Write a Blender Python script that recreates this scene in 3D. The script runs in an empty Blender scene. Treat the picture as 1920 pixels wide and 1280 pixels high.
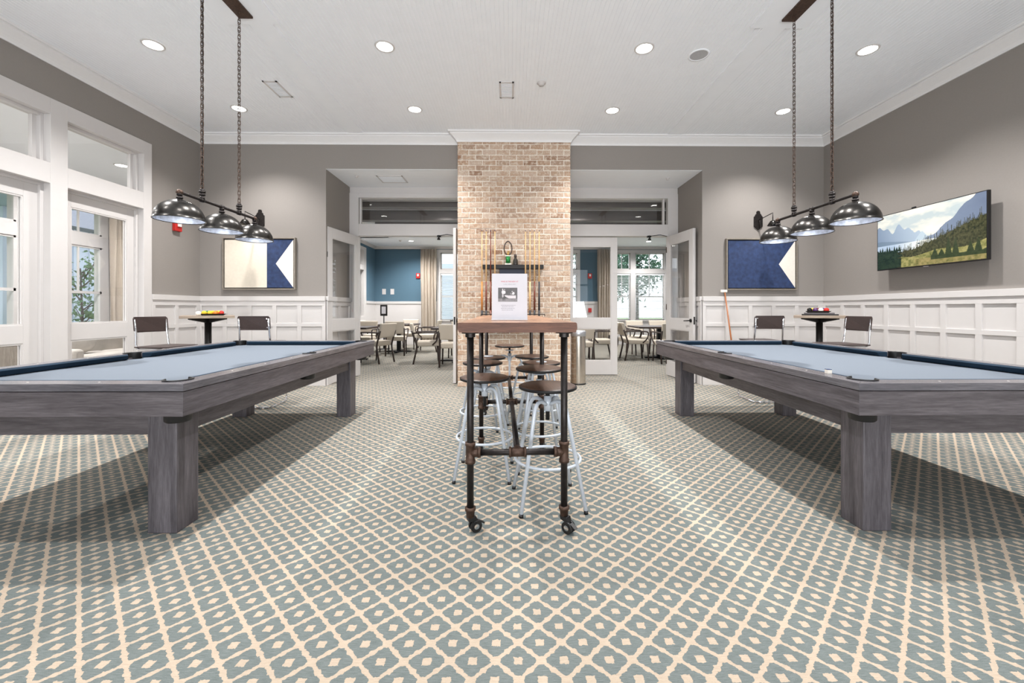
import bpy, bmesh, math, random
from mathutils import Vector, Matrix
random.seed(7)
D = bpy.data
C = bpy.context.scene.collection
PI = math.pi
S = bpy.context.scene

# ------------------------------------------------------------------ camera
cam_d = D.cameras.new('camera'); cam = D.objects.new('camera', cam_d); C.objects.link(cam)
cam_d.sensor_width = 36; cam_d.lens = 14.4
cam.location = (0, 0, 1.155); cam.rotation_euler = (PI/2, 0, -0.011)
cam_d.shift_x = -5.5/1920; cam_d.shift_y = -60/1920
cam_d.clip_start = .05; cam_d.clip_end = 300
S.camera = cam
# ------------------------------------------------------------------ world, exposure
w = D.worlds.new('ambient_light'); S.world = w; w.use_nodes = True
bg = w.node_tree.nodes['Background']
bg.inputs[0].default_value = (.86, .93, 1, 1); bg.inputs[1].default_value = 2.1
S.view_settings.view_transform = 'Standard'; S.view_settings.look = 'None'
S.view_settings.exposure = 0.27; S.view_settings.gamma = 1; S.view_settings.use_curve_mapping = False
SPOT_W = 185.0        # each recessed downlight
def ambient_light(name, loc, rot, sx, sy, pw, col=(.90, .95, 1)):
    # added fill lamp outside an unseen window, in place of sky light
    l = D.lights.new(name, 'AREA'); l.shape = 'RECTANGLE'; l.size = sx; l.size_y = sy; l.energy = pw; l.color = col
    o = D.objects.new(name, l); C.objects.link(o); o.location = loc; o.rotation_euler = rot; return o
for cx_, wd_ in ((-2.3, 2.2), (.1, 1.8), (2.4, 2.0)): ambient_light('ceiling_fill_back', (cx_, -3.9, 1.0), (PI/2+.85, 0, 0), wd_, 1.6, 135, (.96, .98, 1))  # fill lamps added behind the camera, aimed up to brighten the ceiling
# ------------------------------------------------------------------ helpers
def lin(r, g, b):
    f = lambda c: ((c/255+.055)/1.055)**2.4 if c > 10 else c/255/12.92
    return (f(r), f(g), f(b), 1)

class MB:
    """collects shapes into one mesh"""
    def __init__(s): s.b = bmesh.new(); s.mi = 0
    def _f(s, vs, smooth=False):
        try:
            f = s.b.faces.new(vs); f.material_index = s.mi; f.smooth = smooth; return f
        except ValueError: return None
    def box(s, x0, y0, z0, x1, y1, z1):
        if x0 > x1: x0, x1 = x1, x0
        if y0 > y1: y0, y1 = y1, y0
        if z0 > z1: z0, z1 = z1, z0
        v = [s.b.verts.new(p) for p in ((x0,y0,z0),(x1,y0,z0),(x1,y1,z0),(x0,y1,z0),(x0,y0,z1),(x1,y0,z1),(x1,y1,z1),(x0,y1,z1))]
        for q in ((3,2,1,0),(4,5,6,7),(0,1,5,4),(1,2,6,5),(2,3,7,6),(3,0,4,7)): s._f([v[i] for i in q])
        return s
    def hexa(s, p):
        v = [s.b.verts.new(q) for q in p]
        for q in ((3,2,1,0),(4,5,6,7),(0,1,5,4),(1,2,6,5),(2,3,7,6),(3,0,4,7)): s._f([v[i] for i in q])
        return s
    def quad(s, *p):
        s._f([s.b.verts.new(q) for q in p]); return s
    def prism(s, poly, z0, z1, M=None):
        M = M or Matrix()
        a = [s.b.verts.new(M @ Vector((x, y, z0))) for x, y in poly]
        b = [s.b.verts.new(M @ Vector((x, y, z1))) for x, y in poly]
        s._f(a[::-1]); s._f(b)
        n = len(poly)
        for i in range(n): s._f([a[i], a[(i+1)%n], b[(i+1)%n], b[i]])
        return s
    def ring(s, pts):
        return [s.b.verts.new(p) for p in pts]
    def tube(s, pts, r, n=10, caps=True, closed=False):
        pts = [Vector(p) for p in pts]; m = len(pts)
        rs = r if isinstance(r, (list, tuple)) else [r]*m
        rings = []; prev = None
        for i, p in enumerate(pts):
            if closed: t = (pts[(i+1)%m]-pts[i-1]).normalized()
            else:
                t = (pts[min(i+1, m-1)]-pts[max(i-1, 0)])
                t = t.normalized() if t.length > 1e-9 else Vector((0,0,1))
            if prev is None:
                u = t.orthogonal().normalized()
            else:
                u = prev-t*prev.dot(t)
                u = u.normalized() if u.length > 1e-6 else t.orthogonal().normalized()
            prev = u; v = t.cross(u)
            rings.append(s.ring([p+(u*math.cos(a)+v*math.sin(a))*rs[i] for a in [2*PI*k/n for k in range(n)]]))
        rr = range(m) if closed else range(m-1)
        for i in rr:
            A, B = rings[i], rings[(i+1)%m]
            for k in range(n): s._f([A[k], A[(k+1)%n], B[(k+1)%n], B[k]], True)
        if caps and not closed: s._f(rings[0][::-1]); s._f(rings[-1])
        return s
    def cyl(s, p0, p1, r, n=16, r2=None):
        return s.tube([p0, p1], [r, r if r2 is None else r2], n)
    def lathe(s, prof, c=(0,0,0), n=32, smooth=True, a0=0, a1=2*PI, M=None):
        full = abs(a1-a0-2*PI) < 1e-6; k = n if full else n+1
        cols = []
        for i in range(k):
            a = a0+(a1-a0)*i/n; col = []
            for r, z in prof:
                p = Vector((r*math.cos(a), r*math.sin(a), z))
                if M: p = M @ p
                col.append(s.b.verts.new(p+Vector(c)))
            cols.append(col)
        for i in range(n):
            A, B = cols[i], cols[(i+1)%k]
            for j in range(len(prof)-1): s._f([A[j], B[j], B[j+1], A[j+1]], smooth)
        return s
    def sphere(s, c, r, sc=(1,1,1), n=16, m=10):
        R = Matrix.Diagonal((*sc, 1))
        pr = [(max(r*math.sin(PI*j/m), 1e-5), -r*math.cos(PI*j/m)) for j in range(m+1)]
        return s.lathe(pr, c, n, M=R)
    def build(s, name, mat, parent=None, loc=None, bevel=0, seg=2, merge=False, solid=0, sub=0):
        if merge: bmesh.ops.remove_doubles(s.b, verts=s.b.verts, dist=1e-5)
        bmesh.ops.recalc_face_normals(s.b, faces=s.b.faces)
        me = D.meshes.new(name); s.b.to_mesh(me); s.b.free()
        for m in (mat if isinstance(mat, (list, tuple)) else [mat]): me.materials.append(m)
        o = D.objects.new(name, me); C.objects.link(o)
        if parent: o.parent = parent
        if loc: o.location = loc
        if bevel:
            b = o.modifiers.new('bevel', 'BEVEL'); b.width = bevel; b.segments = seg; b.limit_method = 'ANGLE'
        if solid:
            b = o.modifiers.new('solid', 'SOLIDIFY'); b.thickness = solid; b.offset = 0
        if sub:
            b = o.modifiers.new('sub', 'SUBSURF'); b.levels = sub; b.render_levels = sub
        return o

def thing(name, label, cat, loc=(0,0,0), rz=0, group=None):
    o = D.objects.new(name, None); C.objects.link(o); o.empty_display_size = .1
    o.location = loc; o.rotation_euler = (0, 0, rz)
    o['label'] = label; o['category'] = cat
    if group: o['group'] = group
    return o
def tag(o, label, cat, group=None, kind=None):
    o['label'] = label; o['category'] = cat
    if group: o['group'] = group
    if kind: o['kind'] = kind
    return o
def struct(o):
    o['kind'] = 'structure'; return o
def sroot(name, loc=(0,0,0)):
    o = D.objects.new(name, None); C.objects.link(o); o.location = loc; o['kind'] = 'structure'; return o
def kids(o): return [c for c in D.objects if c.parent == o]
def copy_tree(o, parent=None):
    c = o.copy(); C.objects.link(c)
    if parent: c.parent = parent
    for ch in kids(o): copy_tree(ch, c)
    return c
def dup(o, loc, rz=0, label=None, group=None):
    c = copy_tree(o); c.location = loc; c.rotation_euler = (0, 0, rz)
    if label: c['label'] = label
    if group: c['group'] = group
    return c
def bez(p, r, k=5):
    """round the corners of a polyline"""
    p = [Vector(q) for q in p]; out = [p[0]]
    for i in range(1, len(p)-1):
        a = (p[i-1]-p[i]); b = (p[i+1]-p[i])
        ra = min(r, a.length*.49); rb = min(r, b.length*.49)
        A = p[i]+a.normalized()*ra; B = p[i]+b.normalized()*rb
        for j in range(k+1):
            t = j/k; out.append(A*(1-t)**2+p[i]*2*t*(1-t)+B*t*t)
    out.append(p[-1]); return out

# ------------------------------------------------------------------ materials
class NT:
    def __init__(s, name):
        s.m = D.materials.new(name); s.m.use_nodes = True; s.t = s.m.node_tree
        s.p = s.t.nodes['Principled BSDF']; s.out = s.t.nodes['Material Output']
    def n(s, typ, **kw):
        x = s.t.nodes.new(typ)
        for k, v in kw.items(): setattr(x, k, v)
        return x
    def l(s, a, b): s.t.links.new(a, b)
    def set(s, sock, v):
        if isinstance(v, bpy.types.NodeSocket): s.l(v, sock)
        else: sock.default_value = v
    def M(s, op, a, b=None, c=None, clamp=False):
        x = s.n('ShaderNodeMath', operation=op, use_clamp=clamp); s.set(x.inputs[0], a)
        if b is not None: s.set(x.inputs[1], b)
        if c is not None: s.set(x.inputs[2], c)
        return x.outputs[0]
    def coord(s, scale=(1,1,1), kind='Object'):
        tc = s.n('ShaderNodeTexCoord'); mp = s.n('ShaderNodeMapping'); mp.inputs['Scale'].default_value = scale
        s.l(tc.outputs[kind], mp.inputs[0]); return mp.outputs[0]
    def noise(s, vec, scale, detail=4, rough=.55, dist=0):
        x = s.n('ShaderNodeTexNoise'); s.l(vec, x.inputs['Vector'])
        x.inputs['Scale'].default_value = scale; x.inputs['Detail'].default_value = detail
        x.inputs['Roughness'].default_value = rough; x.inputs['Distortion'].default_value = dist
        return x.outputs['Fac']
    def ramp(s, fac, stops):
        x = s.n('ShaderNodeValToRGB'); e = x.color_ramp.elements
        while len(e) < len(stops): e.new(.5)
        for q, (p, c) in zip(e, stops): q.position = p; q.color = c
        s.l(fac, x.inputs[0]); return x.outputs[0]
    def mix(s, fac, a, b, blend='MIX'):
        x = s.n('ShaderNodeMix', data_type='RGBA', blend_type=blend)
        s.set(x.inputs[0], fac); s.set(x.inputs[6], a); s.set(x.inputs[7], b); return x.outputs[2]
    def bump(s, h, strength=.3, dist=.01):
        x = s.n('ShaderNodeBump'); x.inputs['Strength'].default_value = strength; x.inputs['Distance'].default_value = dist
        s.l(h, x.inputs['Height']); s.l(x.outputs[0], s.p.inputs['Normal'])

def plain(name, col, rough=.5, metal=0, var=.06, vs=30, bump=0, spec=None):
    t = NT(name); v = t.coord(); f = t.noise(v, vs)
    a = tuple(c*(1-var) for c in col[:3])+(1,); b = tuple(min(1, c*(1+var)) for c in col[:3])+(1,)
    t.l(t.ramp(f, [(.3, a), (.7, b)]), t.p.inputs['Base Color'])
    t.p.inputs['Roughness'].default_value = rough; t.p.inputs['Metallic'].default_value = metal
    if spec is not None: t.p.inputs['Specular IOR Level'].default_value = spec
    if bump: t.bump(f, bump, .004)
    return t.m
def wood(name, dark, light, axis='y', rough=.4, scale=1., streak=14, bump=.15, spec=.5):
    t = NT(name)
    st = {'x': (1, streak, streak), 'y': (streak, 1, streak), 'z': (streak, streak, 1)}[axis]
    v = t.coord(tuple(q*scale for q in st))
    f = t.noise(v, 1.6, 6, .62, .6); g = t.noise(v, 9, 3, .7, .2)
    h = t.M('ADD', t.M('MULTIPLY', f, .55), t.M('MULTIPLY', g, .45))
    t.l(t.ramp(h, [(.34, dark), (.52, tuple((a+b)/2 for a, b in zip(dark, light))), (.66, light)]), t.p.inputs['Base Color'])
    t.p.inputs['Roughness'].default_value = rough; t.p.inputs['Specular IOR Level'].default_value = spec
    t.bump(h, bump, .003); return t.m
def attr_mat(name, attr='paint', rough=.5, emit=0):
    t = NT(name); a = t.n('ShaderNodeAttribute', attribute_name=attr)
    t.l(a.outputs['Color'], t.p.inputs['Base Color']); t.p.inputs['Roughness'].default_value = rough
    if emit:
        t.l(a.outputs['Color'], t.p.inputs['Emission Color']); t.p.inputs['Emission Strength'].default_value = emit
    return t.m
def emitm(name, col, st):
    t = NT(name); t.p.inputs['Base Color'].default_value = (.8,.8,.8,1)
    t.p.inputs['Emission Color'].default_value = col; t.p.inputs['Emission Strength'].default_value = st
    return t.m
def glassm(name, tint=(1,1,1,1), refl=.06):
    t = NT(name); t.t.nodes.remove(t.p)
    tr = t.n('ShaderNodeBsdfTransparent'); tr.inputs[0].default_value = tint
    gl = t.n('ShaderNodeBsdfGlossy'); gl.inputs['Roughness'].default_value = .01
    fr = t.n('ShaderNodeFresnel'); ge = t.n('ShaderNodeNewGeometry'); t.l(t.M('ADD', 1.45, t.M('MULTIPLY', ge.outputs['Backfacing'], 1/1.45-1.45)), fr.inputs[0])
    mx = t.n('ShaderNodeMixShader'); t.l(fr.outputs[0], mx.inputs[0])
    t.l(tr.outputs[0], mx.inputs[1]); t.l(gl.outputs[0], mx.inputs[2]); t.l(mx.outputs[0], t.out.inputs[0])
    return t.m

WALLC = lin(142, 136, 131)
M = {}
M['paint'] = plain('warm grey wall paint', WALLC, .85, var=.02, vs=60)
M['blue_paint'] = plain('slate blue wall paint', lin(78, 107, 125), .85, var=.08, vs=90)
M['white'] = plain('white trim paint', lin(206, 202, 200), .45, var=.01, vs=8)
M['ceil'] = plain('white ceiling paint', lin(243, 246, 250), .6, var=.01, vs=8)
M['black'] = plain('black metal', lin(24, 22, 22), .45, .3)
M['plastic_black'] = plain('black rubber', lin(16, 16, 18), .4)
M['pipe'] = plain('dark iron pipe', lin(52, 48, 47), .42, .75, .25, 40, .2)
M['fitting'] = plain('rusty brown pipe fitting', lin(78, 60, 50), .5, .6, .3, 60, .3)
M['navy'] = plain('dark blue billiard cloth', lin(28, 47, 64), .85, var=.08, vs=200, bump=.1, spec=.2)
M['bed'] = plain('grey blue billiard cloth', lin(101, 109, 119), .8, var=.03, vs=160, bump=.1, spec=.3)
M['oak_z'] = wood('grey stained oak upright', lin(56, 52, 56), lin(108, 103, 108), 'z', .45)
M['oak_y'] = wood('grey stained oak lengthwise', lin(56, 52, 56), lin(108, 103, 108), 'y', .42)
M['oak_x'] = wood('grey stained oak crosswise', lin(56, 51, 54), lin(106, 100, 103), 'x', .42)
M['rail_y'] = wood('grey oak rail lengthwise', lin(72, 70, 75), lin(116, 113, 118), 'y', .24, spec=.7)
M['rail_x'] = wood('grey oak rail crosswise', lin(72, 70, 75), lin(116, 113, 118), 'x', .24, spec=.7)
M['top_wood'] = wood('reclaimed brown wood', lin(96, 66, 50), lin(172, 132, 104), 'y', .38, 1, 9)
M['edge_wood'] = wood('rough reddish wood edge', lin(70, 42, 32), lin(122, 82, 62), 'x', .6, 1, 9, .5)
M['seat_wood'] = wood('dark brown seat wood', lin(48, 34, 28), lin(98, 74, 62), 'y', .35, 1.5)
M['stool_white'] = plain('pale blue grey enamel', lin(196, 203, 212), .3, .1, .03)
M['chrome'] = plain('bright chrome', lin(225, 225, 228), .12, 1, .02)
M['steel'] = plain('brushed steel', lin(200, 192, 182), .24, 1, .05, 12)
M['steel_lid'] = plain('steel lid', lin(190, 192, 198), .35, .8, .03)
M['speckled'] = plain('speckled dark brown laminate', lin(58, 46, 44), .4, var=.5, vs=260)
M['fabric'] = plain('taupe upholstery', lin(206, 195, 180), .9, var=.06, vs=220, bump=.2)
M['chair_wood'] = wood('dark chair wood', lin(42, 32, 28), lin(72, 56, 50), 'z', .4)
M['cornertop'] = wood('light brown table wood', lin(120, 100, 84), lin(180, 165, 146), 'x', .4)
M['cornertop_dark'] = wood('dark brown table wood', lin(76, 48, 36), lin(120, 84, 66), 'x', .4)
M['glass'] = glassm('window glass')
M['frame_silver'] = plain('champagne picture frame', lin(150, 142, 132), .4, .4, .08)
M['cream'] = plain('cream canvas', lin(222, 212, 196), .8, var=.04, vs=25)
M['flagblue'] = plain('brushed navy canvas', lin(36, 54, 92), .7, var=.3, vs=18)
M['flagwhite'] = plain('white canvas', lin(228, 222, 212), .8, var=.03)
M['red'] = plain('red alarm plastic', lin(190, 40, 36), .35)
M['curtain'] = plain('beige curtain cloth', lin(184, 172, 158), .9, var=.05, vs=60)
M['blind'] = plain('white blind slat', lin(236, 238, 240), .5)
M['bulb'] = plain('frosted bulb glass', lin(235, 232, 225), .3)
M['lens'] = emitm('glowing downlight lens', (1, .97, .93, 1), 14)
M['paper'] = plain('white paper', lin(194, 192, 197), .6, var=.01)
M['redink'] = plain('red ink', lin(190, 70, 84), .7)
M['greyink'] = plain('grey ink', lin(120, 120, 130), .7)
M['paint_attr'] = attr_mat('printed picture')
M['tvscreen'] = attr_mat('lit television picture', emit=.30, rough=.12)
M['shade_out'] = plain('blackened metal shade', lin(62, 60, 58), .27, .9, .35, 26, .06)
M['shade_in'] = plain('silver leaf lining', lin(205, 210, 222), .45, .35, .3, 30)
M['grass'] = plain('lawn', lin(120, 140, 96), .9, var=.3, vs=2)
M['siding'] = plain('white board and batten siding', lin(206, 216, 232), .7, var=.02)
M['shingle'] = plain('grey shingles', lin(128, 132, 142), .9, var=.2, vs=30)
M['bark'] = plain('grey bark', lin(84, 74, 66), .9, var=.2)
M['leaf'] = plain('green leaves', lin(92, 130, 84), .7, var=.35, vs=9)
M['pine'] = plain('dark green needles', lin(74, 104, 84), .8, var=.35, vs=5)
M['tile'] = plain('pale porch floor', lin(176, 170, 164), .6)
M['sofa'] = plain('pale grey weathered upholstery', lin(190, 184, 176), .85, var=.12, vs=8)
M['cabwood'] = wood('weathered grey cabinet wood', lin(126, 118, 108), lin(178, 170, 160), 'z', .5)
M['beam'] = wood('dark ceiling beam wood', lin(66, 58, 54), lin(96, 88, 84), 'x', .5)

# the patterned carpet
def carpet():
    t = NT('teal and cream lattice carpet')
    tc = t.n('ShaderNodeTexCoord'); nz = t.n('ShaderNodeTexNoise'); nz.inputs['Scale'].default_value = 90; nz.inputs['Detail'].default_value = 2
    t.l(tc.outputs['Object'], nz.inputs['Vector'])
    sub = t.n('ShaderNodeVectorMath', operation='SUBTRACT'); t.l(nz.outputs['Color'], sub.inputs[0]); sub.inputs[1].default_value = (.5,.5,.5)
    sc = t.n('ShaderNodeVectorMath', operation='SCALE'); t.l(sub.outputs[0], sc.inputs[0]); sc.inputs['Scale'].default_value = .012
    ad = t.n('ShaderNodeVectorMath', operation='ADD'); t.l(tc.outputs['Object'], ad.inputs[0]); t.l(sc.outputs[0], ad.inputs[1])
    sp = t.n('ShaderNodeSeparateXYZ'); t.l(ad.outputs[0], sp.inputs[0])
    px, py = .1505, .1445
    def cell(ox, oy):
        a = t.M('ABSOLUTE', t.M('MULTIPLY', t.M('SUBTRACT', t.M('FRACT', t.M('DIVIDE', t.M('SUBTRACT', sp.outputs[0], ox), px)), .5), 2))
        b = t.M('ABSOLUTE', t.M('MULTIPLY', t.M('SUBTRACT', t.M('FRACT', t.M('DIVIDE', t.M('SUBTRACT', sp.outputs[1], oy), py)), .5), 2))
        return a, b            # 0 at the cell centre, 1 at the rim
    a, b = cell(.026-px/2-20*px, 1.348-py/2-40*py)
    m = t.M('ADD', a, b)
    inside = t.M('LESS_THAN', m, 1.0)
    # outside this diamond the point belongs to the shifted one
    a2 = t.M('SUBTRACT', 1, a); b2 = t.M('SUBTRACT', 1, b)
    def sel(u, v): return t.M('ADD', t.M('MULTIPLY', inside, u), t.M('MULTIPLY', t.M('SUBTRACT', 1, inside), v))
    A = sel(a, a2); B = sel(b, b2); mm = t.M('ADD', A, B)
    dt = t.M('ABSOLUTE', t.M('SUBTRACT', A, B))
    blob = t.M('SUBTRACT', 1, t.M('DIVIDE', dt, .24), clamp=True)
    wdt = t.M('ADD', .125, t.M('MULTIPLY', blob, .095))
    line = t.M('GREATER_THAN', mm, t.M('SUBTRACT', 1, wdt))
    node = t.M('GREATER_THAN', t.M('MAXIMUM', A, B), .775)
    cen = t.M('LESS_THAN', t.M('MAXIMUM', A, B), .195)
    cream = t.M('MAXIMUM', t.M('MAXIMUM', line, node), cen)
    v = t.coord((14, 160, 1)); streak = t.noise(v, 2.2, 3, .6)
    v2 = t.coord(); pile = t.noise(v2, 420, 2, .6); patch = t.noise(v2, 1.2, 3)
    f = t.M('ADD', t.M('MULTIPLY', streak, .65), t.M('MULTIPLY', pile, .35))
    teal = t.ramp(f, [(.3, lin(86, 94, 93)), (.7, lin(126, 132, 130))])
    crm = t.ramp(f, [(.3, lin(166, 150, 132)), (.7, lin(190, 174, 156))])
    col = t.mix(cream, teal, crm)
    t.l(col, t.p.inputs['Base Color']); t.p.inputs['Roughness'].default_value = .95
    t.p.inputs['Specular IOR Level'].default_value = .1
    t.bump(pile, .5, .004); return t.m
M['carpet'] = carpet()

def brickm():
    t = NT('tumbled tan brick')
    g = t.n('ShaderNodeNewGeometry'); v = t.coord()
    n1 = t.noise(v, 22, 5, .65); n2 = t.noise(v, 70, 4, .6)
    base = t.ramp(g.outputs['Random Per Island'], [(0, lin(160, 132, 112)), (.3, lin(188, 162, 140)), (.6, lin(176, 144, 118)), (.85, lin(200, 178, 160)), (1, lin(146, 112, 88))])
    worn = t.mix(t.ramp(n1, [(.46, (0,0,0,1)), (.66, (1,1,1,1))]), base, lin(210, 195, 178))
    drk = t.mix(t.ramp(n2, [(.30, (1,1,1,1)), (.42, (0,0,0,1))]), worn, lin(132, 100, 78))
    t.l(drk, t.p.inputs['Base Color']); t.p.inputs['Roughness'].default_value = .9
    t.bump(n2, .5, .006); return t.m
M['brick'] = brickm()
M['mortar'] = plain('pale mortar', lin(232, 224, 212), .95, var=.06, vs=40)

# ================================================================== ROOM SHELL
XL, XR, YB, YF, ZC = -4.70, 4.82, 6.25, -3.5, 3.79
OL, OR, OZ, YD = -2.80, 2.94, 3.285, 7.17       # recess in the end wall
struct(MB().box(-4.84, YF-.2, -.1, 5.1, 14.0, 0).build('floor', M['carpet']))
# main ceiling of beadboard: real grooves
m = MB(); x = XL; zc = ZC; pts = []
m.box(XL-.14, YF-.1, ZC+.004, XR+.14, YB+.05, ZC+.12)
while x < XR:
    x1 = min(x+.0400, XR)
    m.quad((x+.003, YF, zc), (x1-.003, YF, zc), (x1-.003, YB, zc), (x+.003, YB, zc))
    m.quad((x1-.003, YF, zc), (x1, YF, zc+.004), (x1, YB, zc+.004), (x1-.003, YB, zc))
    m.quad((x+.003, YF, zc), (x, YF, zc+.004), (x, YB, zc+.004), (x+.003, YB, zc))
    x += .0400
struct(m.build('ceiling', M['ceil']))
# flat boards across the beadboard
m = MB()
for a, b in ((-2.41, -2.19), (2.36, 2.57)): m.box(a, 3.80, ZC-.010, b, YB, ZC+.002)
for a, b in ((-2.62, -2.12), (2.24, 2.74)): m.box(a, YF, ZC-.012, b, 3.80, ZC+.002)
struct(m.build('trim_1', M['ceil'], bevel=.002))
# crown moulding swept round the room
def sweep(path, prof, closed=True):
    m = MB(); n = len(path); rings = []
    for i in range(n):
        p = Vector(path[i]); a = Vector(path[i-1]); b = Vector(path[(i+1)%n])
        d1 = (p-a).normalized(); d2 = (b-p).normalized()
        n1 = Vector((d1.y, -d1.x)); n2 = Vector((d2.y, -d2.x))       # inward: right of travel
        mit = n1+n2 if abs(n1.dot(n2)) < .5 else n1
        rings.append(m.ring([(p.x+mit.x*o, p.y+mit.y*o, z) for o, z in prof]))
    for i in range(n if closed else n-1):
        A, B = rings[i], rings[(i+1)%n]
        for j in range(len(prof)-1): m._f([A[j], A[j+1], B[j+1], B[j]])
    return m
crown = [(0, 3.655), (.014, 3.655), (.018, 3.672), (.03, 3.69), (.05, 3.71), (.078, 3.735), (.098, 3.752), (.098, 3.768), (.125, 3.768), (.128, 3.79)]
struct(sweep([(XL, YF), (XL, YB), (-.79, YB), (-.79, 6.13), (.90, 6.13), (.90, YB), (XR, YB), (XR, YF)], crown).build('trim_2', plain('bright white crown paint', lin(232, 231, 231), .45, var=.01)))
# end wall and the recess
m = MB(); m.box(XL-.14, YB, 0, OL, YB+.14, ZC); m.box(OR, YB, 0, XR+.14, YB+.14, ZC); m.box(OL, YB, OZ+.004, OR, YB+.14, ZC)
m.box(OL-.14, YB+.14, 0, OL, YD+.12, OZ+.1); m.box(OR, YB+.14, 0, OR+.14, YD+.12, OZ+.1)
struct(m.build('wall_end', M['paint']))
struct(MB().box(OL, YB+.001, OZ, OR, YD, OZ+.10).build('ceiling_recess', M['ceil']))
m = MB(); m.box(XR, YF, 0, XR+.14, YB+.14, ZC)
struct(m.build('wall_right', M['paint']))
# door wall: white casing with two doorways and transom lights
DXL0, DXL1 = -2.66, -.80      # left doorway
DXR0, DXR1 = .98, 2.78        # right doorway
m = MB()
m.box(OL, YD, 0, DXL0, YD+.12, OZ); m.box(DXR1, YD, 0, OR, YD+.12, OZ)
m.box(DXL1, YD, 0, DXR0, YD+.12, OZ)
for a, b in ((DXL0, DXL1), (DXR0, DXR1)):
    m.box(a, YD, 2.44, b, YD+.12, 2.645); m.box(a, YD, 3.10, b, YD+.12, OZ)
struct(m.build('wall_door_side', M['white']))
m = MB()
for a, b in ((OL, DXL0+.02), (DXR1-.02, OR)): m.box(a, YD-.02, 0, b, YD, 3.18)
for a, b in ((DXL0+.02, DXL1), (DXR0, DXR1-.02)):
    m.box(a, YD-.02, 3.10, b, YD, 3.18); m.box(a, YD-.015, 2.44, b, YD, 2.645)
struct(m.build('trim_3', M['white'], bevel=.003))
for i, (a, b) in enumerate(((DXL0+.02, DXL1), (DXR0, DXR1-.06))):
    r = sroot('window_%d' % (i+1))
    g = MB().box(a, YD+.05, 2.645, b, YD+.056, 3.10).build('pane', M['glass'], r)
    m = MB(); m.box(a, YD+.03, 2.645, a+.03, YD+.08, 3.10); m.box(b-.03, YD+.03, 2.645, b, YD+.08, 3.10)
    m.build('window_frame', M['white'], r)

# brick column with real bricks on its visible faces
CX0, CX1, CY0 = -.79, .90, 6.13
struct(MB().box(CX0+.005, CY0+.005, 0, CX1-.005, YD+.05, ZC).build('wall_column', M['mortar']))
m = MB(); rp, bl, mo = .0788, .2035, .010
rows = int(3.665/rp)+1
def brick_run(a0, a1, off, put, z):
    a = a0-off
    while a < a1-.02:
        s, e = max(a, a0), min(a+bl-mo, a1)
        if e-s > .02:
            j = random.uniform(-.003, .003); k = random.uniform(-.002, .002)
            put(s, e, z+k, z+rp-mo+k+random.uniform(-.002, .002), j)
        a += bl
for r_ in range(rows):
    z = r_*rp+.004; off = (r_ % 2)*bl/2+.03
    brick_run(CX0, CX1, off, lambda s, e, z0, z1, j: m.box(s, CY0+j, z0, e, CY0+.05, z1), z)
    brick_run(CY0+.055, YD-.01, off, lambda s, e, z0, z1, j: m.box(CX0+j, s, z0, CX0+.05, e, z1), z)
    brick_run(CY0+.055, YD-.01, off, lambda s, e, z0, z1, j: m.box(CX1-.05, s, z0, CX1-j, e, z1), z)
for v in m.b.verts: v.co += Vector((random.uniform(-1,1), random.uniform(-1,1), random.uniform(-1,1)))*.0016
struct(m.build('wall_brick', M['brick'], bevel=.004, seg=2))

# wainscot
def wains(name, f, a0, a1, panels, cap=True):
    """f(a, d, z): along the wall, out of the wall, up"""
    m = MB()
    def bx(a, b, d0, d1, z0, z1):
        p, q = f(a, d0, z0), f(b, d1, z1); m.box(*p, *q)
    bx(a0, a1, 0, .006, 0, 1.30)
    bx(a0, a1, 0, .024, 1.213, 1.295); bx(a0, a1, 0, .038, 1.285, 1.355)
    bx(a0, a1, 0, .024, .898, .948); bx(a0, a1, 0, .026, 0, .25)
    e = a0
    for p0, p1 in panels:
        bx(e, p0, 0, .0235, .25, .90); bx(e, p0, 0, .0235, .946, 1.214); e = p1
    bx(e, a1, 0, .0235, .25, .90); bx(e, a1, 0, .0235, .946, 1.214)
    return struct(m.build(name, M['white'], bevel=.0015, seg=1))
endL = [(-4.655+.373*i, -4.655+.373*i+.312) for i in range(5)]
endR = [(2.99+.357*i, 2.99+.357*i+.297) for i in range(5)]
wains('trim_4', lambda a, d, z: (a, YB-d, z), XL, OL, endL)
wains('trim_5', lambda a, d, z: (a, YB-d, z), OR, XR, endR)
rp_ = []; y = 6.19
while y > YF+.4: rp_.append((y-.285, y)); y -= .3455
wains('trim_6', lambda a, d, z: (XR-d, a, z), YF, YB-.024, rp_[::-1])
wains('trim_7', lambda a, d, z: (XL+d, a, z), 5.40, YB-.024, [(5.455, 5.77), (5.83, 6.155)])
wains('trim_8', lambda a, d, z: (OL+d, a, z), YB-.0, YD, [(6.33, 6.68), (6.74, 7.10)])
wains('trim_9', lambda a, d, z: (OR-d, a, z), YB-.0, YD, [(6.33, 6.68), (6.74, 7.10)])

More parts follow.
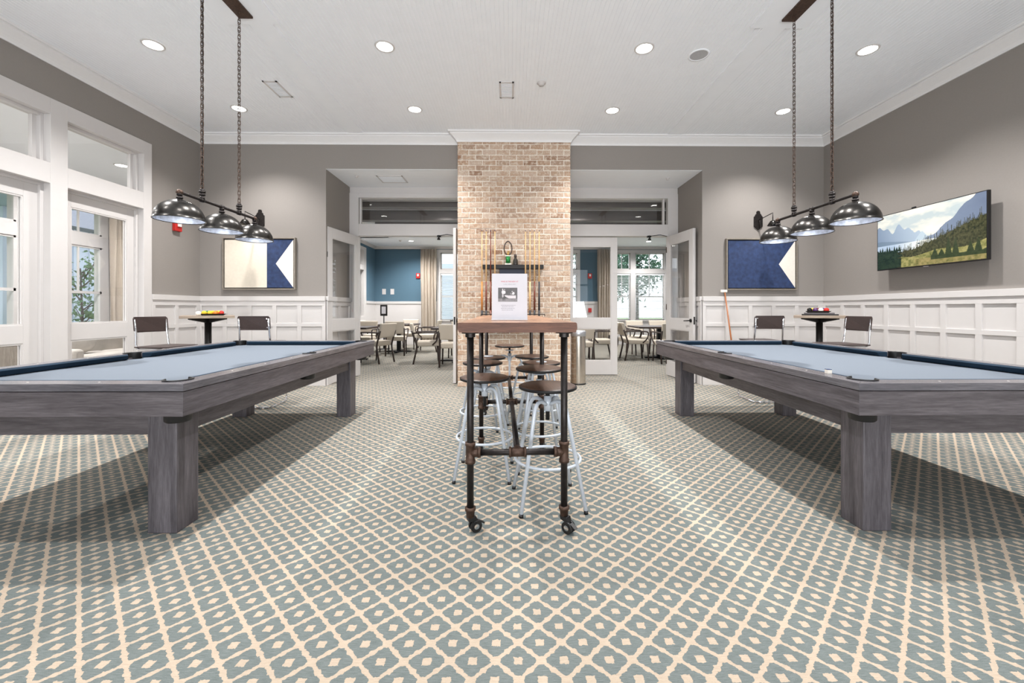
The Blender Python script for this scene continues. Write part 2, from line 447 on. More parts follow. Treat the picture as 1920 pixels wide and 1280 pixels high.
# left wall: a run of white cased french doors under transom windows
units = [(1.00, 1.96), (2.125, 3.09), (3.255, 4.22), (4.385, 5.28)]
m = MB()
m.box(XL-.14, 5.40, 0, XL, YB+.14, ZC); m.box(XL-.14, YF, 0, XL, .88, ZC); m.box(XL-.14, .88, 3.31, XL, 5.40, ZC)
struct(m.build('wall_left', M['paint']))
m = MB(); ys = [.88]+[v for u in units for v in u]+[5.40]
for i in range(0, len(ys), 2): m.box(XL-.14, ys[i], 0, XL+.02, ys[i+1], 3.31)
for a, b in units:
    m.box(XL-.14, a, 3.145, XL+.02, b, 3.31); m.box(XL-.14, a, 2.44, XL+.02, b, 2.65)
    # stops that step the reveal
    for z0, z1 in ((0, 2.44), (2.65, 3.145)):
        m.box(XL-.14, b-.03, z0, XL-.05, b, z1); m.box(XL-.14, a, z0, XL-.05, a+.03, z1); m.box(XL-.14, a+.03, z1-.03, XL-.05, b-.03, z1)
struct(m.build('trim_10', M['white'], bevel=.003))
for i, (a, b) in enumerate(units):
    r = sroot('window_%d' % (3+i))
    MB().box(XL-.112, a+.03, 2.65, XL-.106, b-.03, 3.115).build('pane', M['glass'], r)
    m = MB(); m.box(XL-.13, a+.03, 2.65, XL-.09, b-.03, 2.67); m.box(XL-.13, b-.065, 2.67, XL-.09, b-.03, 3.115); m.box(XL-.13, a+.03, 2.67, XL-.09, a+.065, 3.115)
    m.build('window_frame', M['white'], r)

# ------------------------------------------------------------------ glazed doors
def door(name, w, h=2.425, t=.045, handle=None, closer=False, stile=.105, hinge_side=0):
    """leaf in the local XZ plane, hinge at x=0, thickness about y=0"""
    r = sroot(name)
    z1, z2, z3, z4 = .25, .82, 1.0, 2.27
    m = MB()
    m.box(0, -t/2, .01, stile, t/2, h); m.box(w-stile, -t/2, .01, w, t/2, h)
    for a, b in ((.01, z1), (z2, z3), (z4, h)): m.box(stile, -t/2, a, w-stile, t/2, b)
    m.build('leaf', M['white'], r, bevel=.002)
    g = MB(); g.box(stile, -.003, z3, w-stile, .003, z4); g.box(stile, -.003, z1, w-stile, .003, z2); g.build('pane', M['glass'], r)
    m = MB(); b = .014
    for za, zb in ((z3, z4), (z1, z2)):
        for s in (-1, 1):
            y0, y1 = s*.004, s*(t/2-.004)
            m.box(stile, y0, za, w-stile, y1, za+b); m.box(stile, y0, zb-b, w-stile, y1, zb)
            m.box(stile, y0, za+b, stile+b, y1, zb-b); m.box(w-stile-b, y0, za+b, w-stile, y1, zb-b)
    m.build('glazing_bead', M['white'], r)
    if handle:
        hz = .98
        for s in handle:
            m = MB(); m.cyl((w-.055, s*t/2, hz), (w-.055, s*(t/2+.012), hz), .028, 20)
            m.tube(bez([(w-.055, s*(t/2+.01), hz), (w-.055, s*(t/2+.05), hz), (w-.17, s*(t/2+.052), hz-.006)], .015), .009, 8)
            m.build('handle', M['black'], r)
        MB().box(w-.001, -.012, hz-.06, w+.003, .012, hz+.06).build('latch_plate', M['black'], r)
    for hz in (.25, 1.2, 2.2):
        MB().cyl((-.004, -t/2-.004, hz-.05), (-.004, -t/2-.004, hz+.05), .007, 8).build('hinge', M['fitting'], r)
    return r
def place_door(r, hx, hy, ex, ey):
    r.location = (hx, hy, 0); r.rotation_euler = (0, 0, math.atan2(ey-hy, ex-hx))
d = door('door_1', .88, handle=None); place_door(d, -2.665, YD-.005, -2.80, 6.34)
for hz in (.99, 2.0):
    MB().box(.877, -.015, hz-.04, .885, .015, hz+.04).build('latch_plate', M['black'], d)
d = door('door_2', .80, handle=(-1, 1)); place_door(d, -.835, YD-.0, -.868, 6.37)
d = door('door_3', .90); place_door(d, .985, YD+.05, 1.885, YD+.05)
d = door('door_4', .81, handle=(-1, 1)); place_door(d, 2.765, YD-.005, 2.865, 6.39)
def closer(parent, w, s):
    m = MB(); m.box(w*.12, s*.024, 2.33, w*.42, s*.085, 2.395); o = m.build('closer_body', M['black'], parent, bevel=.004)
    return o
closer(D.objects['door_4'], .81, 1); closer(D.objects['door_2'], .80, -1)
for nm, pts in (('door_closer_arm', [(2.70, 7.05, 2.42), (2.55, 6.95, 2.425), (2.42, 7.10, 2.428)]), ('door_closer_arm', [(-.93, 7.05, 2.42), (-1.08, 6.95, 2.425), (-1.24, 7.10, 2.428)])):
    m = MB().tube(pts, .006, 6); p = pts[-1]; m.lathe([(.001, 2.36), (.03, 2.36), (.022, 2.385), (.012, 2.4), (.012, 2.44)], (p[0], p[1], 0), 12)
    m.box(p[0]-.03, p[1], 2.41, p[0]+.03, YD-.015, 2.44)
    par = D.objects['door_4'] if pts[0][0] > 0 else D.objects['door_2']
    bpy.context.view_layer.update()
    o = m.build('closer_arm', M['black'], par); o.matrix_parent_inverse = par.matrix_world.inverted()
# french door leaves in the left wall (x is depth there)
for i, (a, b) in enumerate(units):
    d = door('door_%d' % (5+i), b-a-.06, stile=.09 if i == 3 else .12); place_door(d, XL-.10, a+.03, XL-.10, b-.03)
# back of the room behind the camera, with unseen windows added to let in fill light
m = MB(); m.box(XL-.14, YF-.14, 0, XR+.14, YF, .5); m.box(XL-.14, YF-.14, 2.9, XR+.14, YF, ZC)
for a, b in ((XL-.14, -3.4), (-1.2, -.8), (1.0, 1.4), (3.4, XR+.14)): m.box(a, YF-.14, .5, b, YF, 2.9)
struct(m.build('wall_back', M['paint']))
for i, (a, b) in enumerate(((-3.4, -1.2), (-.8, 1.0), (1.4, 3.4))):
    r = sroot('window_%d' % (10+i)); MB().box(a, YF-.08, .5, b, YF-.074, 2.9).build('pane', M['glass'], r)
    m = MB(); c = (a+b)/2; m.box(c-.03, YF-.12, .5, c+.03, YF-.04, 2.9); m.box(a, YF-.12, 2.2, b, YF-.04, 2.27)
    m.build('window_frame', M['white'], r)

# ================================================================== SUNROOM beyond the left wall
SX, SY0, SY1 = -7.60, .5, 8.10
struct(MB().box(SX-.2, SY0-.2, -.1, XL-.14, SY1+.2, 0).build('floor_sunroom', M['tile']))
struct(MB().box(SX-.2, SY0-.2, 3.45, XL-.14, SY1+.2, 3.55).build('ceiling_sunroom', M['ceil']))
sw = [(1.2, 1.95), (2.3, 3.05), (3.4, 4.12), (4.48, 5.2), (5.60, 6.38), (6.62, 7.70)]
m = MB(); m.box(SX-.14, SY0, 0, SX, SY1, .75); m.box(SX-.14, SY0, 2.94, SX, SY1, 3.45)
ys = [SY0]+[v for u in sw for v in u]+[SY1]
for i in range(0, len(ys), 2): m.box(SX-.14, ys[i], .75, SX, ys[i+1], 2.94)
for a, b in sw: m.box(SX-.14, a, 2.29, SX+.02, b, 2.50)
m.box(SX-.14, SY1, 0, XL-.14, SY1+.14, 3.45); m.box(SX-.14, SY0-.14, 0, XL-.14, SY0, 3.45)
struct(m.build('wall_sunroom', M['white']))
for i, (a, b) in enumerate(sw):
    r = sroot('window_%d' % (20+i)); c = (a+b)/2
    g = MB(); g.box(SX-.02, a, .75, SX-.016, b, 2.29); g.box(SX-.02, a, 2.5, SX-.016, b, 2.94); g.build('pane', M['glass'], r)
    m = MB()
    c = b-.40
    m.box(SX-.03, c-.012, 1.46, SX-.005, c+.012, 2.29); m.box(SX-.03, c-.012, 2.5, SX-.005, c+.012, 2.94); m.box(SX-.04, a, 1.44, SX, b, 1.485)
    for z0, z1 in ((.75, 2.29), (2.5, 2.94)):
        m.box(SX-.05, a, z0, SX-.0, a+.03, z1); m.box(SX-.05, b-.03, z0, SX-.0, b, z1); m.box(SX-.05, a, z1-.03, SX-.0, b, z1); m.box(SX-.05, a, z0, SX-.0, b, z0+.03)
    m.build('window_frame', M['white'], r)

def curtain(name, p0, p1, z0, z1, folds, depth, label, group=None):
    m = MB(); n = folds*10; p0 = Vector(p0); p1 = Vector(p1); d = p1-p0; nn = Vector((-d.y, d.x)).normalized()
    rows = 8; g = []
    for j in range(rows+1):
        z = z0+(z1-z0)*j/rows; row = []
        for i in range(n+1):
            t = i/n; a = t*folds*2*PI; k = depth*(1+.25*math.sin(j*.9+i*.3))
            q = p0+d*t+nn*(k*math.sin(a))+d.normalized()*(.012*math.sin(j*.7+a*.5))
            row.append(m.b.verts.new((q.x, q.y, z)))
        g.append(row)
    for j in range(rows):
        for i in range(n): m._f([g[j][i], g[j][i+1], g[j+1][i+1], g[j+1][i]], True)
    return tag(m.build(name, M['curtain'], solid=.006), label, 'curtain', group)
curtain('curtain', (-7.46, 7.72), (-7.40, 8.0), .02, 3.2, 3, .03, 'beige curtain in the corner of the sunroom beyond the left glazed door')
# sofa and cabinet in the sunroom
t = thing('sofa', 'pale grey sofa seen through the low pane of the left wall door', 'sofa', (-6.0, 6.25, 0), PI/2*0)
MB().box(-.42, -.95, .12, .42, .95, .40).build('base', M['sofa'], t, bevel=.03, seg=3)
MB().box(-.46, -.95, .38, -.22, .95, .86).build('backrest', M['sofa'], t, bevel=.06, seg=4)
for s in (-1, 1): MB().box(-.42, s*.95, .30, .42, s*.80, .64).build('armrest', M['sofa'], t, bevel=.05, seg=4)
for s in (-1, 1): MB().box(-.24, .02*s, .39, .44, .79*s, .54).build('seat_cushion', M['sofa'], t, bevel=.05, seg=4)
for sx in (-.36, .36):
    for sy in (-.88, .88): MB().cyl((sx, sy, 0), (sx, sy, .14), .025, 10).build('leg', M['chair_wood'], t)
for k, (yy, lab) in enumerate(((5.72, 'rumpled pale throw pillow at the near end of the sunroom sofa'), (6.72, 'rumpled pale throw pillow at the far end of the sunroom sofa'))):
    m = MB(); m.sphere((0, 0, 0), .25, (.42, 1, .8)); o = m.build('pillow', M['sofa']); o.location = (-5.99, yy, .74); o.rotation_euler = (0, -.35, 0); tag(o, lab, 'pillow', 'pillows on the sunroom sofa')
t = thing('cabinet', 'weathered grey wooden cabinet behind the leftmost glazed door', 'cabinet', (-5.60, 4.30, 0))
MB().box(-.28, -.42, .08, .28, .36, .80).build('body', M['cabwood'], t, bevel=.008)
MB().box(-.31, -.45, .80, .31, .40, .84).build('top', M['cabwood'], t, bevel=.012, seg=3)
for a, b in ((-.40, -.04), (-.02, .34)):
    dd = MB().box(.28, a, .14, .30, b, .76).build('cabinet_door', M['cabwood'], t, bevel=.004)
    MB().sphere((.312, (b-.05 if a < -.2 else a+.05), .5), .014).build('knob', M['black'], dd)
for sx in (-.24, .24):
    for sy in (-.38, .32): MB().cyl((sx, sy, 0), (sx, sy, .09), .02, 8).build('leg', M['cabwood'], t)

# ================================================================== DINING ROOM beyond the doors
DX0, DX1, DY1 = -4.45, 7.0, 13.6
struct(MB().box(5.1, YD, -.1, DX1+.2, 14.0, 0).build('floor_dining', M['carpet']))
m = MB(); m.box(DX0-.14, YD+.12, 3.43, DX1+.14, DY1+.14, 3.53)
m.box(DX0, YD+.12, 3.222, -3.5, 11.9, 3.44); m.box(DX0, 11.75, 3.222, DX1, DY1, 3.44); m.box(DX0, YD+.12, 3.20, DX1, YD+.35, 3.44)
struct(m.build('ceiling_dining', M['ceil']))
for i, yy in enumerate((8.22, 9.42, 10.62)):
    o = MB().box(-3.5, yy, 3.205, DX1, yy+.22, 3.43).build('ceiling_beam', M['beam'], bevel=.004)
    tag(o, 'dark wooden ceiling beam of the dining room, %s' % ('nearest the glass doors', 'middle one of three', 'farthest from the glass doors')[i], 'beam', 'dining room ceiling beams')
struct(sweep([(DX0, YD+.35), (DX0, DY1-.1), (DX1, DY1-.1), (DX1, YD+.35)], [(0, 3.135), (.012, 3.135), (.03, 3.16), (.07, 3.20), (.07, 3.222)]).build('trim_11', M['white']))
# far wall
FW = 13.5; Z0w, Z1w, Z2w, Z3w = .80, 2.34, 2.48, 3.02
wins = [(-2.30, -1.35), (-1.25, -.30), (-.20, .75), (.85, 1.45), (1.55, 2.20), (3.42, 3.97), (4.13, 5.10), (5.25, 6.2)]
groups = [(-2.42, 2.30), (3.30, 6.35)]
m = MB()
m.box(DX0-.14, FW, 0, groups[0][0], FW+.14, 3.23); m.box(groups[0][1], FW, 0, groups[1][0], FW+.14, 3.23); m.box(groups[1][1], FW, 0, DX1+.14, FW+.14, 3.23)
m.box(DX0, FW, 3.12, DX1, FW+.14, 3.23)
m.box(DX1, YD, 0, DX1+.14, FW, 3.44); m.box(OR+.14, YD+.01, 0, DX1, YD+.12, 3.44)
struct(m.build('wall_far', M['blue_paint']))
m = MB()
for g0, g1 in groups:
    ws = [q for q in wins if g0 <= q[0] <= g1]; xs = [g0]+[v for u in ws for v in u]+[g1]
    m.box(g0, FW-.02, 3.02, g1, FW+.14, 3.12); m.box(g0, FW-.02, 0, g1, FW+.14, Z0w)
    for i in range(0, len(xs), 2): m.box(xs[i], FW-.02, Z0w, xs[i+1], FW+.14, Z3w)
    for a, b in ws: m.box(a, FW-.02, Z1w, b, FW+.14, Z2w)
    m.box(g0-.02, FW-.06, Z0w-.03, g1+.02, FW, Z0w)
struct(m.build('trim_12', M['white'], bevel=.003))
m = MB()
for a, b in ((DX0, groups[0][0]), (groups[0][1], groups[1][0]), (groups[1][1], DX1)):
    m.box(a, FW-.012, 0, b, FW, 1.40); m.box(a, FW-.035, 1.34, b, FW, 1.42); m.box(a, FW-.02, 0, b, FW, .16)
struct(m.build('trim_13', M['white'], bevel=.002))
for i, (a, b) in enumerate(wins):
    r = sroot('window_%d' % (30+i)); c = (a+b)/2
    g = MB(); g.box(a, FW+.08, Z0w, b, FW+.084, Z1w); g.box(a, FW+.08, Z2w, b, FW+.084, Z3w); g.build('pane', M['glass'], r)
    m = MB(); m.box(c-.012, FW+.06, Z2w, c+.012, FW+.1, Z3w); m.box(c-.012, FW+.06, 1.6, c+.012, FW+.1, Z1w); m.box(a, FW+.06, 1.56, b, FW+.11, 1.61)
    for z0, z1 in ((Z0w, Z1w), (Z2w, Z3w)):
        m.box(a, FW+.05, z0, a+.035, FW+.11, z1); m.box(b-.035, FW+.05, z0, b, FW+.11, z1); m.box(a, FW+.05, z0, b, FW+.11, z0+.03); m.box(a, FW+.05, z1-.03, b, FW+.11, z1)
    m.build('window_frame', M['white'], r)
    m = MB(); n = int((Z1w-.08-Z0w)/.05)
    for k in range(n):
        z = Z0w+.03+k*.05; p = (a+.02, FW+.015, z+.012, b-.02, FW+.05, z-.004)
        m.hexa([(a+.02, FW+.01, z+.006), (b-.02, FW+.01, z+.006), (b-.02, FW+.05, z-.008), (a+.02, FW+.05, z-.008), (a+.02, FW+.01, z+.009), (b-.02, FW+.01, z+.009), (b-.02, FW+.05, z-.005), (a+.02, FW+.05, z-.005)])
    m.box(a+.01, FW+.0, Z1w-.06, b-.01, FW+.05, Z1w)
    names = ['first window right of the left curtain', 'second window from the left curtain', 'third window from the left curtain', 'window hidden behind the brick column', 'window left of the blue pier', 'narrow window in the right doorway', 'wide window in the right doorway', 'window far right behind the open door']
    o = m.build('window_blind', M['blind']); tag(o, 'white slatted blind lowered over the '+names[i], 'blind', 'dining room window blinds')
curtain('curtain', (-2.92, FW-.10), (-2.42, FW-.10), .02, 3.13, 5, .04, 'floor length beige curtain between the blue wall and left window', 'dining room curtains')
curtain('curtain', (2.86, FW-.10), (3.28, FW-.10), .02, 3.13, 5, .04, 'floor length beige curtain seen through the closed glass door', 'dining room curtains')
# left side wall of the dining room
m = MB(); m.box(DX0-.14, 12.65, 0, DX0, FW, 3.44); m.box(DX0-.14, YD+.1, 3.0, DX0, 12.65, 3.44); m.box(DX0-.14, YD+.1, 0, DX0, YD+.7, 3.44)
m.box(DX0, YD+.01, 0, OL-.14, YD+.12, 3.44)
struct(m.build('wall_dining_left', M['blue_paint']))
m = MB(); bays = [(YD+.7, 9.2), (9.4, 10.8), (11.0, 12.45)]
for a, b in bays:
    m.box(DX0-.14, a, 2.95, DX0+.02, b, 3.05); m.box(DX0-.14, a, 2.35, DX0+.02, b, 2.5); m.box(DX0-.14, a, .75, DX0+.02, b, .95); m.box(DX0-.14, a, 0, DX0+.02, b, .2)
    m.box(DX0-.12, (a+b)/2-.06, .2, DX0, (a+b)/2+.06, 2.35)
for a, b in ((9.2, 9.4), (10.8, 11.0), (12.45, 12.65)): m.box(DX0-.14, a, 0, DX0+.02, b, 3.05)
m.box(DX0, 12.65, 0, DX0+.012, FW, 1.40); m.box(DX0, 12.65, 1.34, DX0+.035, FW, 1.42)
struct(m.build('trim_14', M['white'], bevel=.003))
m = MB()
for a, b in bays: m.box(DX0-.07, a, .2, DX0-.064, b, 2.95)
r = sroot('window_50'); m.build('pane', M['glass'], r)
m = MB(); m.box(-6.7, YD+.95, 0, -6.6, 15, 3.5); m.box(-6.7, YD+.95, 3.45, DX0-.14, 15, 3.55); struct(m.build('wall_hall', M['white']))
struct(MB().box(-6.7, SY1+.2, -.1, DX0-.14, 15, 0).build('floor_hall', M['tile']))

# ------------------------------------------------------------------ wall bits
def plate(name, loc, size, mat, label, cat, extra=None, rz=0, group=None):
    t = thing(name, label, cat, loc, rz, group)
    w, d, h = size
    MB().box(-w/2, -d, -h/2, w/2, 0, h/2).build('body', mat, t, bevel=min(w, h, d)*.2)
    if extra: extra(t, w, d, h)
    return t
def strobe(t, w, d, h):
    MB().box(-w*.22, -d-.02, -h*.1, w*.22, -d, h*.32).build('strobe', M['bulb'], t, bevel=.004)
def rocker(t, w, d, h): MB().box(-w*.16, -d-.004, -h*.25, w*.16, -d, h*.25).build('switch_rocker', M['white'], t, bevel=.002)
plate('fire_alarm', (-3.03, FW, 2.26), (.13, .04, .17), M['red'], 'red fire alarm strobe on the blue wall beside the left curtain', 'fire alarm', strobe)
plate('fire_alarm', (2.62, FW, 2.26), (.13, .04, .17), M['red'], 'red fire alarm strobe on the blue pier seen through the closed glass door', 'fire alarm', strobe)
plate('fire_alarm', (XL, 5.80, 2.33), (.12, .05, .16), M['red'], 'red fire alarm on the grey left wall behind the pendant lamp', 'fire alarm', strobe, PI/2)
plate('fire_pull_station', (2.62, FW-.012, 1.13), (.11, .04, .14), M['red'], 'small red pull station low on the white panel below the strobe', 'fire alarm pull')
plate('light_switch', (-4.15, FW, 1.74), (.12, .01, .18), M['white'], 'white switch plate on the blue wall, left of the two', 'light switch', rocker, group='switch plates on the blue wall')
plate('light_switch', (-3.88, FW, 1.74), (.12, .01, .18), M['white'], 'white switch plate on the blue wall, right of the two', 'light switch', rocker, group='switch plates on the blue wall')
plate('light_switch', (XR-.024, 3.35, 1.05), (.07, .008, .11), M['white'], 'white outlet plate low on the right wainscot near the camera', 'outlet', rocker, -PI/2)

# ------------------------------------------------------------------ ceiling fittings
def downlight(x, y, z, label, group, pw=SPOT_W, r=.078, ang=120):
    t = thing('ceiling_light', label, 'ceiling light', (x, y, z), 0, group)
    m = MB(); m.lathe([(r, 0), (r, -.006), (r+.016, -.006), (r+.02, 0)], n=32); m.build('trim_ring', M['white'], t)
    m = MB(); m.lathe([(.0005, -.002), (r, -.002)], n=32); m.build('lens', M['lens'], t)
    if 1:
        l = D.lights.new('downlight', 'SPOT'); l.energy = pw; l.spot_size = math.radians(ang); l.spot_blend = .85; l.shadow_soft_size = .045
        l.color = (1, .985, .97)
        o = D.objects.new('downlight_lamp', l); C.objects.link(o); o.parent = t; o.location = (0, 0, -.03)
    return t
xs_ = ((-3.56, 'far left'), (-1.26, 'left of centre'), (1.35, 'right of centre'), (3.63, 'far right'))
ys_ = ((5.41, 'row nearest the end wall'), (4.12, 'second row from the end wall'), (2.85, 'third row, above the tables'), (1.58, 'fourth row from the end wall'))
for y, yn in ys_:
    for x, xn in xs_:
        downlight(x, y, ZC, 'glowing round recessed ceiling light, %s of the %s' % (xn, yn), 'recessed ceiling lights', SPOT_W*(.55 if y < 2 else 1))
for x, y, zz, nm in ((-3.55, 9.95, 3.43, 'between the beams at left'), (3.0, 9.95, 3.43, 'between the beams above the right table'), (1.6, 8.95, 3.43, 'between the first beams near the column'),
                 (-1.5, 8.95, 3.43, 'between the first beams at left'), (-3.9, 11.2, 3.222, 'in the left soffit'), (4.2, 12.4, 3.222, 'in the soffit by the right windows'), (-1.2, 12.4, 3.222, 'in the soffit by the middle windows'), (-3.0, 12.4, 3.222, 'in the soffit by the left curtain'),
                 (4.9, 8.95, 3.43, 'between the first beams at right')):
    downlight(x, y, zz, 'small glowing dining room light '+nm, 'dining room ceiling lights', 225, .07, 150)
downlight(-6.2, 2.6, 3.45, 'added sunroom fill light nearest the camera', 'added sunroom fill lights', 210, .078, 168)  # this lamp and the next two are added to brighten the sunroom
downlight(-6.2, 4.6, 3.45, 'added sunroom fill light near the leftmost door', 'added sunroom fill lights', 210, .078, 168)
downlight(-6.2, 6.6, 3.45, 'added sunroom fill light at the far end', 'added sunroom fill lights', 210, .078, 168)
def vent(x, y, z, w, l, label, mat=None):
    t = thing('ceiling_vent', label, 'vent', (x, y, z))
    m = MB(); f = .02
    m.box(-w/2, -l/2, -.008, w/2, -l/2+f, 0); m.box(-w/2, l/2-f, -.008, w/2, l/2, 0); m.box(-w/2, -l/2, -.008, -w/2+f, l/2, 0); m.box(w/2-f, -l/2, -.008, w/2, l/2, 0)
    m.build('frame', M['white'], t)
    m = MB(); n = 12
    for k in range(n):
        y0 = -l/2+f+(l-2*f)*k/n; m.box(-w/2+f, y0, -.006, w/2-f, y0+(l-2*f)/n*.62, -.002)
    m.build('louvres', M['ceil'], t); MB().box(-w/2+f, -l/2+f, -.002, w/2-f, l/2-f, -.0005).build('backing', plain('grey duct', lin(160, 160, 166), .7), t)
vent(-2.78, 4.93, ZC, .17, .36, 'white louvred ceiling vent left of centre')
vent(-.045, 4.92, ZC, .17, .36, 'white louvred ceiling vent above the brick column')
vent(-1.93, 6.72, OZ, .42, .36, 'square white ceiling grille in the recess above the left doorway')
t = thing('ceiling_speaker', 'round flat grey speaker grille in the ceiling right of centre', 'speaker', (1.95, 4.22, ZC))
MB().lathe([(.105, 0), (.105, -.006), (.088, -.008), (.085, -.003)]).build('rim', M['ceil'], t)
MB().lathe([(.0005, -.004), (.086, -.004)]).build('grille', plain('grey speaker grille', lin(176, 176, 178), .7, var=.2, vs=400), t)
def smoke(x, y, z, label, r=.035):
    t = thing('smoke_detector', label, 'smoke detector', (x, y, z))
    MB().lathe([(r*1.5, 0), (r*1.5, -.006), (r, -.01), (r*.9, -.03), (.0005, -.032)], n=24).build('body', M['white'], t)
smoke(.36, 4.76, ZC, 'small white ceiling sensor right of the middle vent')
smoke(-2.45, 6.55, OZ, 'tiny white sprinkler head in the recess above the left doorway', .02)
smoke(2.55, 6.62, OZ, 'tiny white sprinkler head in the recess above the right doorway', .02)
smoke(-3.3, 12.3, 3.222, 'small white sensor in the dining soffit above the blue wall', .03)

# ================================================================== POOL TABLES
def pool_table():
    W, L = .79, 1.38; rw = .10; t = thing('pool_table', '', 'pool table')
    def arc(c, r, a0, a1, n=10): return [(c[0]+r*math.cos(a0+(a1-a0)*i/n), c[1]+r*math.sin(a0+(a1-a0)*i/n)) for i in range(n+1)]
    # legs
    for sx in (-1, 1):
        for sy in (-1, 1):
            MB().box(sx*(W-.158), sy*(L-.158), 0, sx*(W-.308), sy*(L-.308), .645).build('leg', M['oak_z'], t, bevel=.006)
    for sx in (-1, 1): MB().box(sx*(W-.175), -(L-.308), .505, sx*(W-.215), L-.308, .645).build('side_beam', M['oak_y'], t, bevel=.003)
    for sy in (-1, 1): MB().box(-(W-.308), sy*(L-.175), .505, W-.308, sy*(L-.215), .645).build('end_beam', M['oak_x'], t, bevel=.003)
    # mitred apron boards
    z0, z1 = .642, .760
    for sx in (-1, 1):
        e = .006; th = .04; X = W-e; Y = L-e
        MB().hexa([(sx*X, -Y, z0), (sx*(X-th), -(Y-th), z0), (sx*(X-th), Y-th, z0), (sx*X, Y, z0), (sx*X, -Y, z1), (sx*(X-th), -(Y-th), z1), (sx*(X-th), Y-th, z1), (sx*X, Y, z1)]).build('side_apron', M['oak_y'], t, bevel=.0015)
        MB().hexa([(-X, sx*Y, z0), (-(X-th), sx*(Y-th), z0), (X-th, sx*(Y-th), z0), (X, sx*Y, z0), (-X, sx*Y, z1), (-(X-th), sx*(Y-th), z1), (X-th, sx*(Y-th), z1), (X, sx*Y, z1)]).build('end_apron', M['oak_x'], t, bevel=.0015)
    # slate underside and cloth bed with pocket cut-outs
    r1 = .062; Pc = (W-rw-.015, L-rw-.015); Ps = (W-rw+.012, 0)
    XI, YI = W-rw, L-rw
    MB().box(-(W-.05), -(L-.05), .70, W-.05, L-.05, .735).build('slate', M['plastic_black'], t)
    s = math.sqrt(r1*r1-.015**2); q = math.asin(.015/r1); s2 = math.sqrt(r1*r1-.012**2); q2 = math.asin(.012/r1)
    quad1 = [(XI, 0)]  # right side, from the side pocket up to the corner (first quadrant)
    side = arc(Ps, r1, PI, PI/2+q2, 6)
    corner = arc(Pc, r1, -PI/2+q, -3*PI/2+(-q)+0, 12)
    # first quadrant outline, counter clockwise: side pocket arc, corner arc
    fq = side+corner
    out = fq + [(-x, y) for x, y in fq[::-1]] + [(-x, -y) for x, y in fq] + [(x, -y) for x, y in fq[::-1]]
    o2 = []
    for p in out:
        if not o2 or (abs(p[0]-o2[-1][0])+abs(p[1]-o2[-1][1])) > 1e-5: o2.append(p)
    if abs(o2[0][0]-o2[-1][0])+abs(o2[0][1]-o2[-1][1]) < 1e-5: o2.pop()
    m = MB().prism(o2, .735, .757); bmesh.ops.triangulate(m.b, faces=m.b.faces[:], ngon_method='BEAUTY'); m.build('cloth_bed', M['bed'], t)
    # wooden rail tops, mitred, cut round the pockets
    for sx in (-1, 1):
        for sy in (-1, 1):
            a = [(W, .0005), (W, L)] + arc(Pc, r1, PI/4, -PI/2+q, 6) + arc(Ps, r1, PI/2+q2, 0, 6)[:-1] + [(Ps[0]+r1, .0005)]
            MB().prism([(sx*x, sy*y) for x, y in a], .764, .80).build('side_rail', M['rail_y'], t, bevel=.0015)
    for sy in (-1, 1):
        a = [(W, L)] + arc(Pc, r1, PI/4, PI-q, 6); a = a + [(-x, y) for x, y in a[::-1]]
        MB().prism([(x, sy*y) for x, y in a], .764, .80).build('end_rail', M['rail_x'], t, bevel=.0015)
    # cushions
    def cush(p0, p1, inn):
        p0 = Vector(p0); p1 = Vector(p1); n = Vector(inn); d = (p1-p0).normalized(); c = .05
        def P(p, k, o, z): v = p+d*k+n*o; return (v.x, v.y, z)
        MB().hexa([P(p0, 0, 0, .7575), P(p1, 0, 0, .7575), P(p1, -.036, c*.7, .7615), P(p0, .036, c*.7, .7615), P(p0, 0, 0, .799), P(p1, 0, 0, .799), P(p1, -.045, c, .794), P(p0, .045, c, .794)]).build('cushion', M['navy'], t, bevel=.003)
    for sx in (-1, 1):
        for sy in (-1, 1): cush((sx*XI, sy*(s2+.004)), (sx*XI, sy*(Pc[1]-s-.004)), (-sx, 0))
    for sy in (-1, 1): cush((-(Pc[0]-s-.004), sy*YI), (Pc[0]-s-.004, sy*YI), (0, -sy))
    # pockets
    for px, py, a0, a1 in [(Ps[0], 0, -PI/2-q2, PI/2+q2), (-Ps[0], 0, PI/2-q2, 3*PI/2+q2)] + [(sx*Pc[0], sy*Pc[1], math.atan2(sy, sx)-PI*.72, math.atan2(sy, sx)+PI*.72) for sx in (-1, 1) for sy in (-1, 1)]:
        m = MB(); m.lathe([(r1+.001, .735), (r1+.001, .801), (r1+.004, .805), (r1-.004, .807), (r1-.006, .80), (r1-.005, .735)], (px, py, 0), 20, a0=a0, a1=a1)
        m.lathe([(r1-.002, .736), (r1-.004, .60), (r1-.012, .592), (.001, .590), (.001, .594), (r1-.014, .597), (r1-.006, .605), (r1-.005, .736)], (px, py, 0), 24)
        m.build('pocket', M['plastic_black'], t)
    # inlaid sights along the rails
    for sx in (-1, 1):
        for k in (-3, -2, -1, 1, 2, 3):
            m = MB(); m.lathe([(.0005, .8006), (.005, .8006)], (sx*(W-rw/2), k*(L-rw)/4*1.0, 0), 8); m.build('sight', M['flagwhite'], t)
    for sy in (-1, 1):
        for k in (-1, 0, 1):
            m = MB(); m.lathe([(.0005, .8006), (.005, .8006)], (k*(W-rw)/2, sy*(L-rw/2), 0), 8); m.build('sight', M['flagwhite'], t)
    return t
pt = pool_table(); pt.location = (-2.352, 3.352, 0); pt['label'] = 'grey oak pool table with blue cloth on the left, by the glazed doors'; pt['group'] = 'pool tables'
pt2 = dup(pt, (2.470, 3.335, 0), 0, 'grey oak pool table with blue cloth on the right, below the television', 'pool tables')
ck = thing('chalk_cube', 'small white and blue cue chalk on the rail of the right pool table', 'chalk', (1.765, 2.255, .8))
MB().box(-.012, -.012, 0, .012, .012, .021).build('wrapper', M['flagwhite'], ck, bevel=.001)
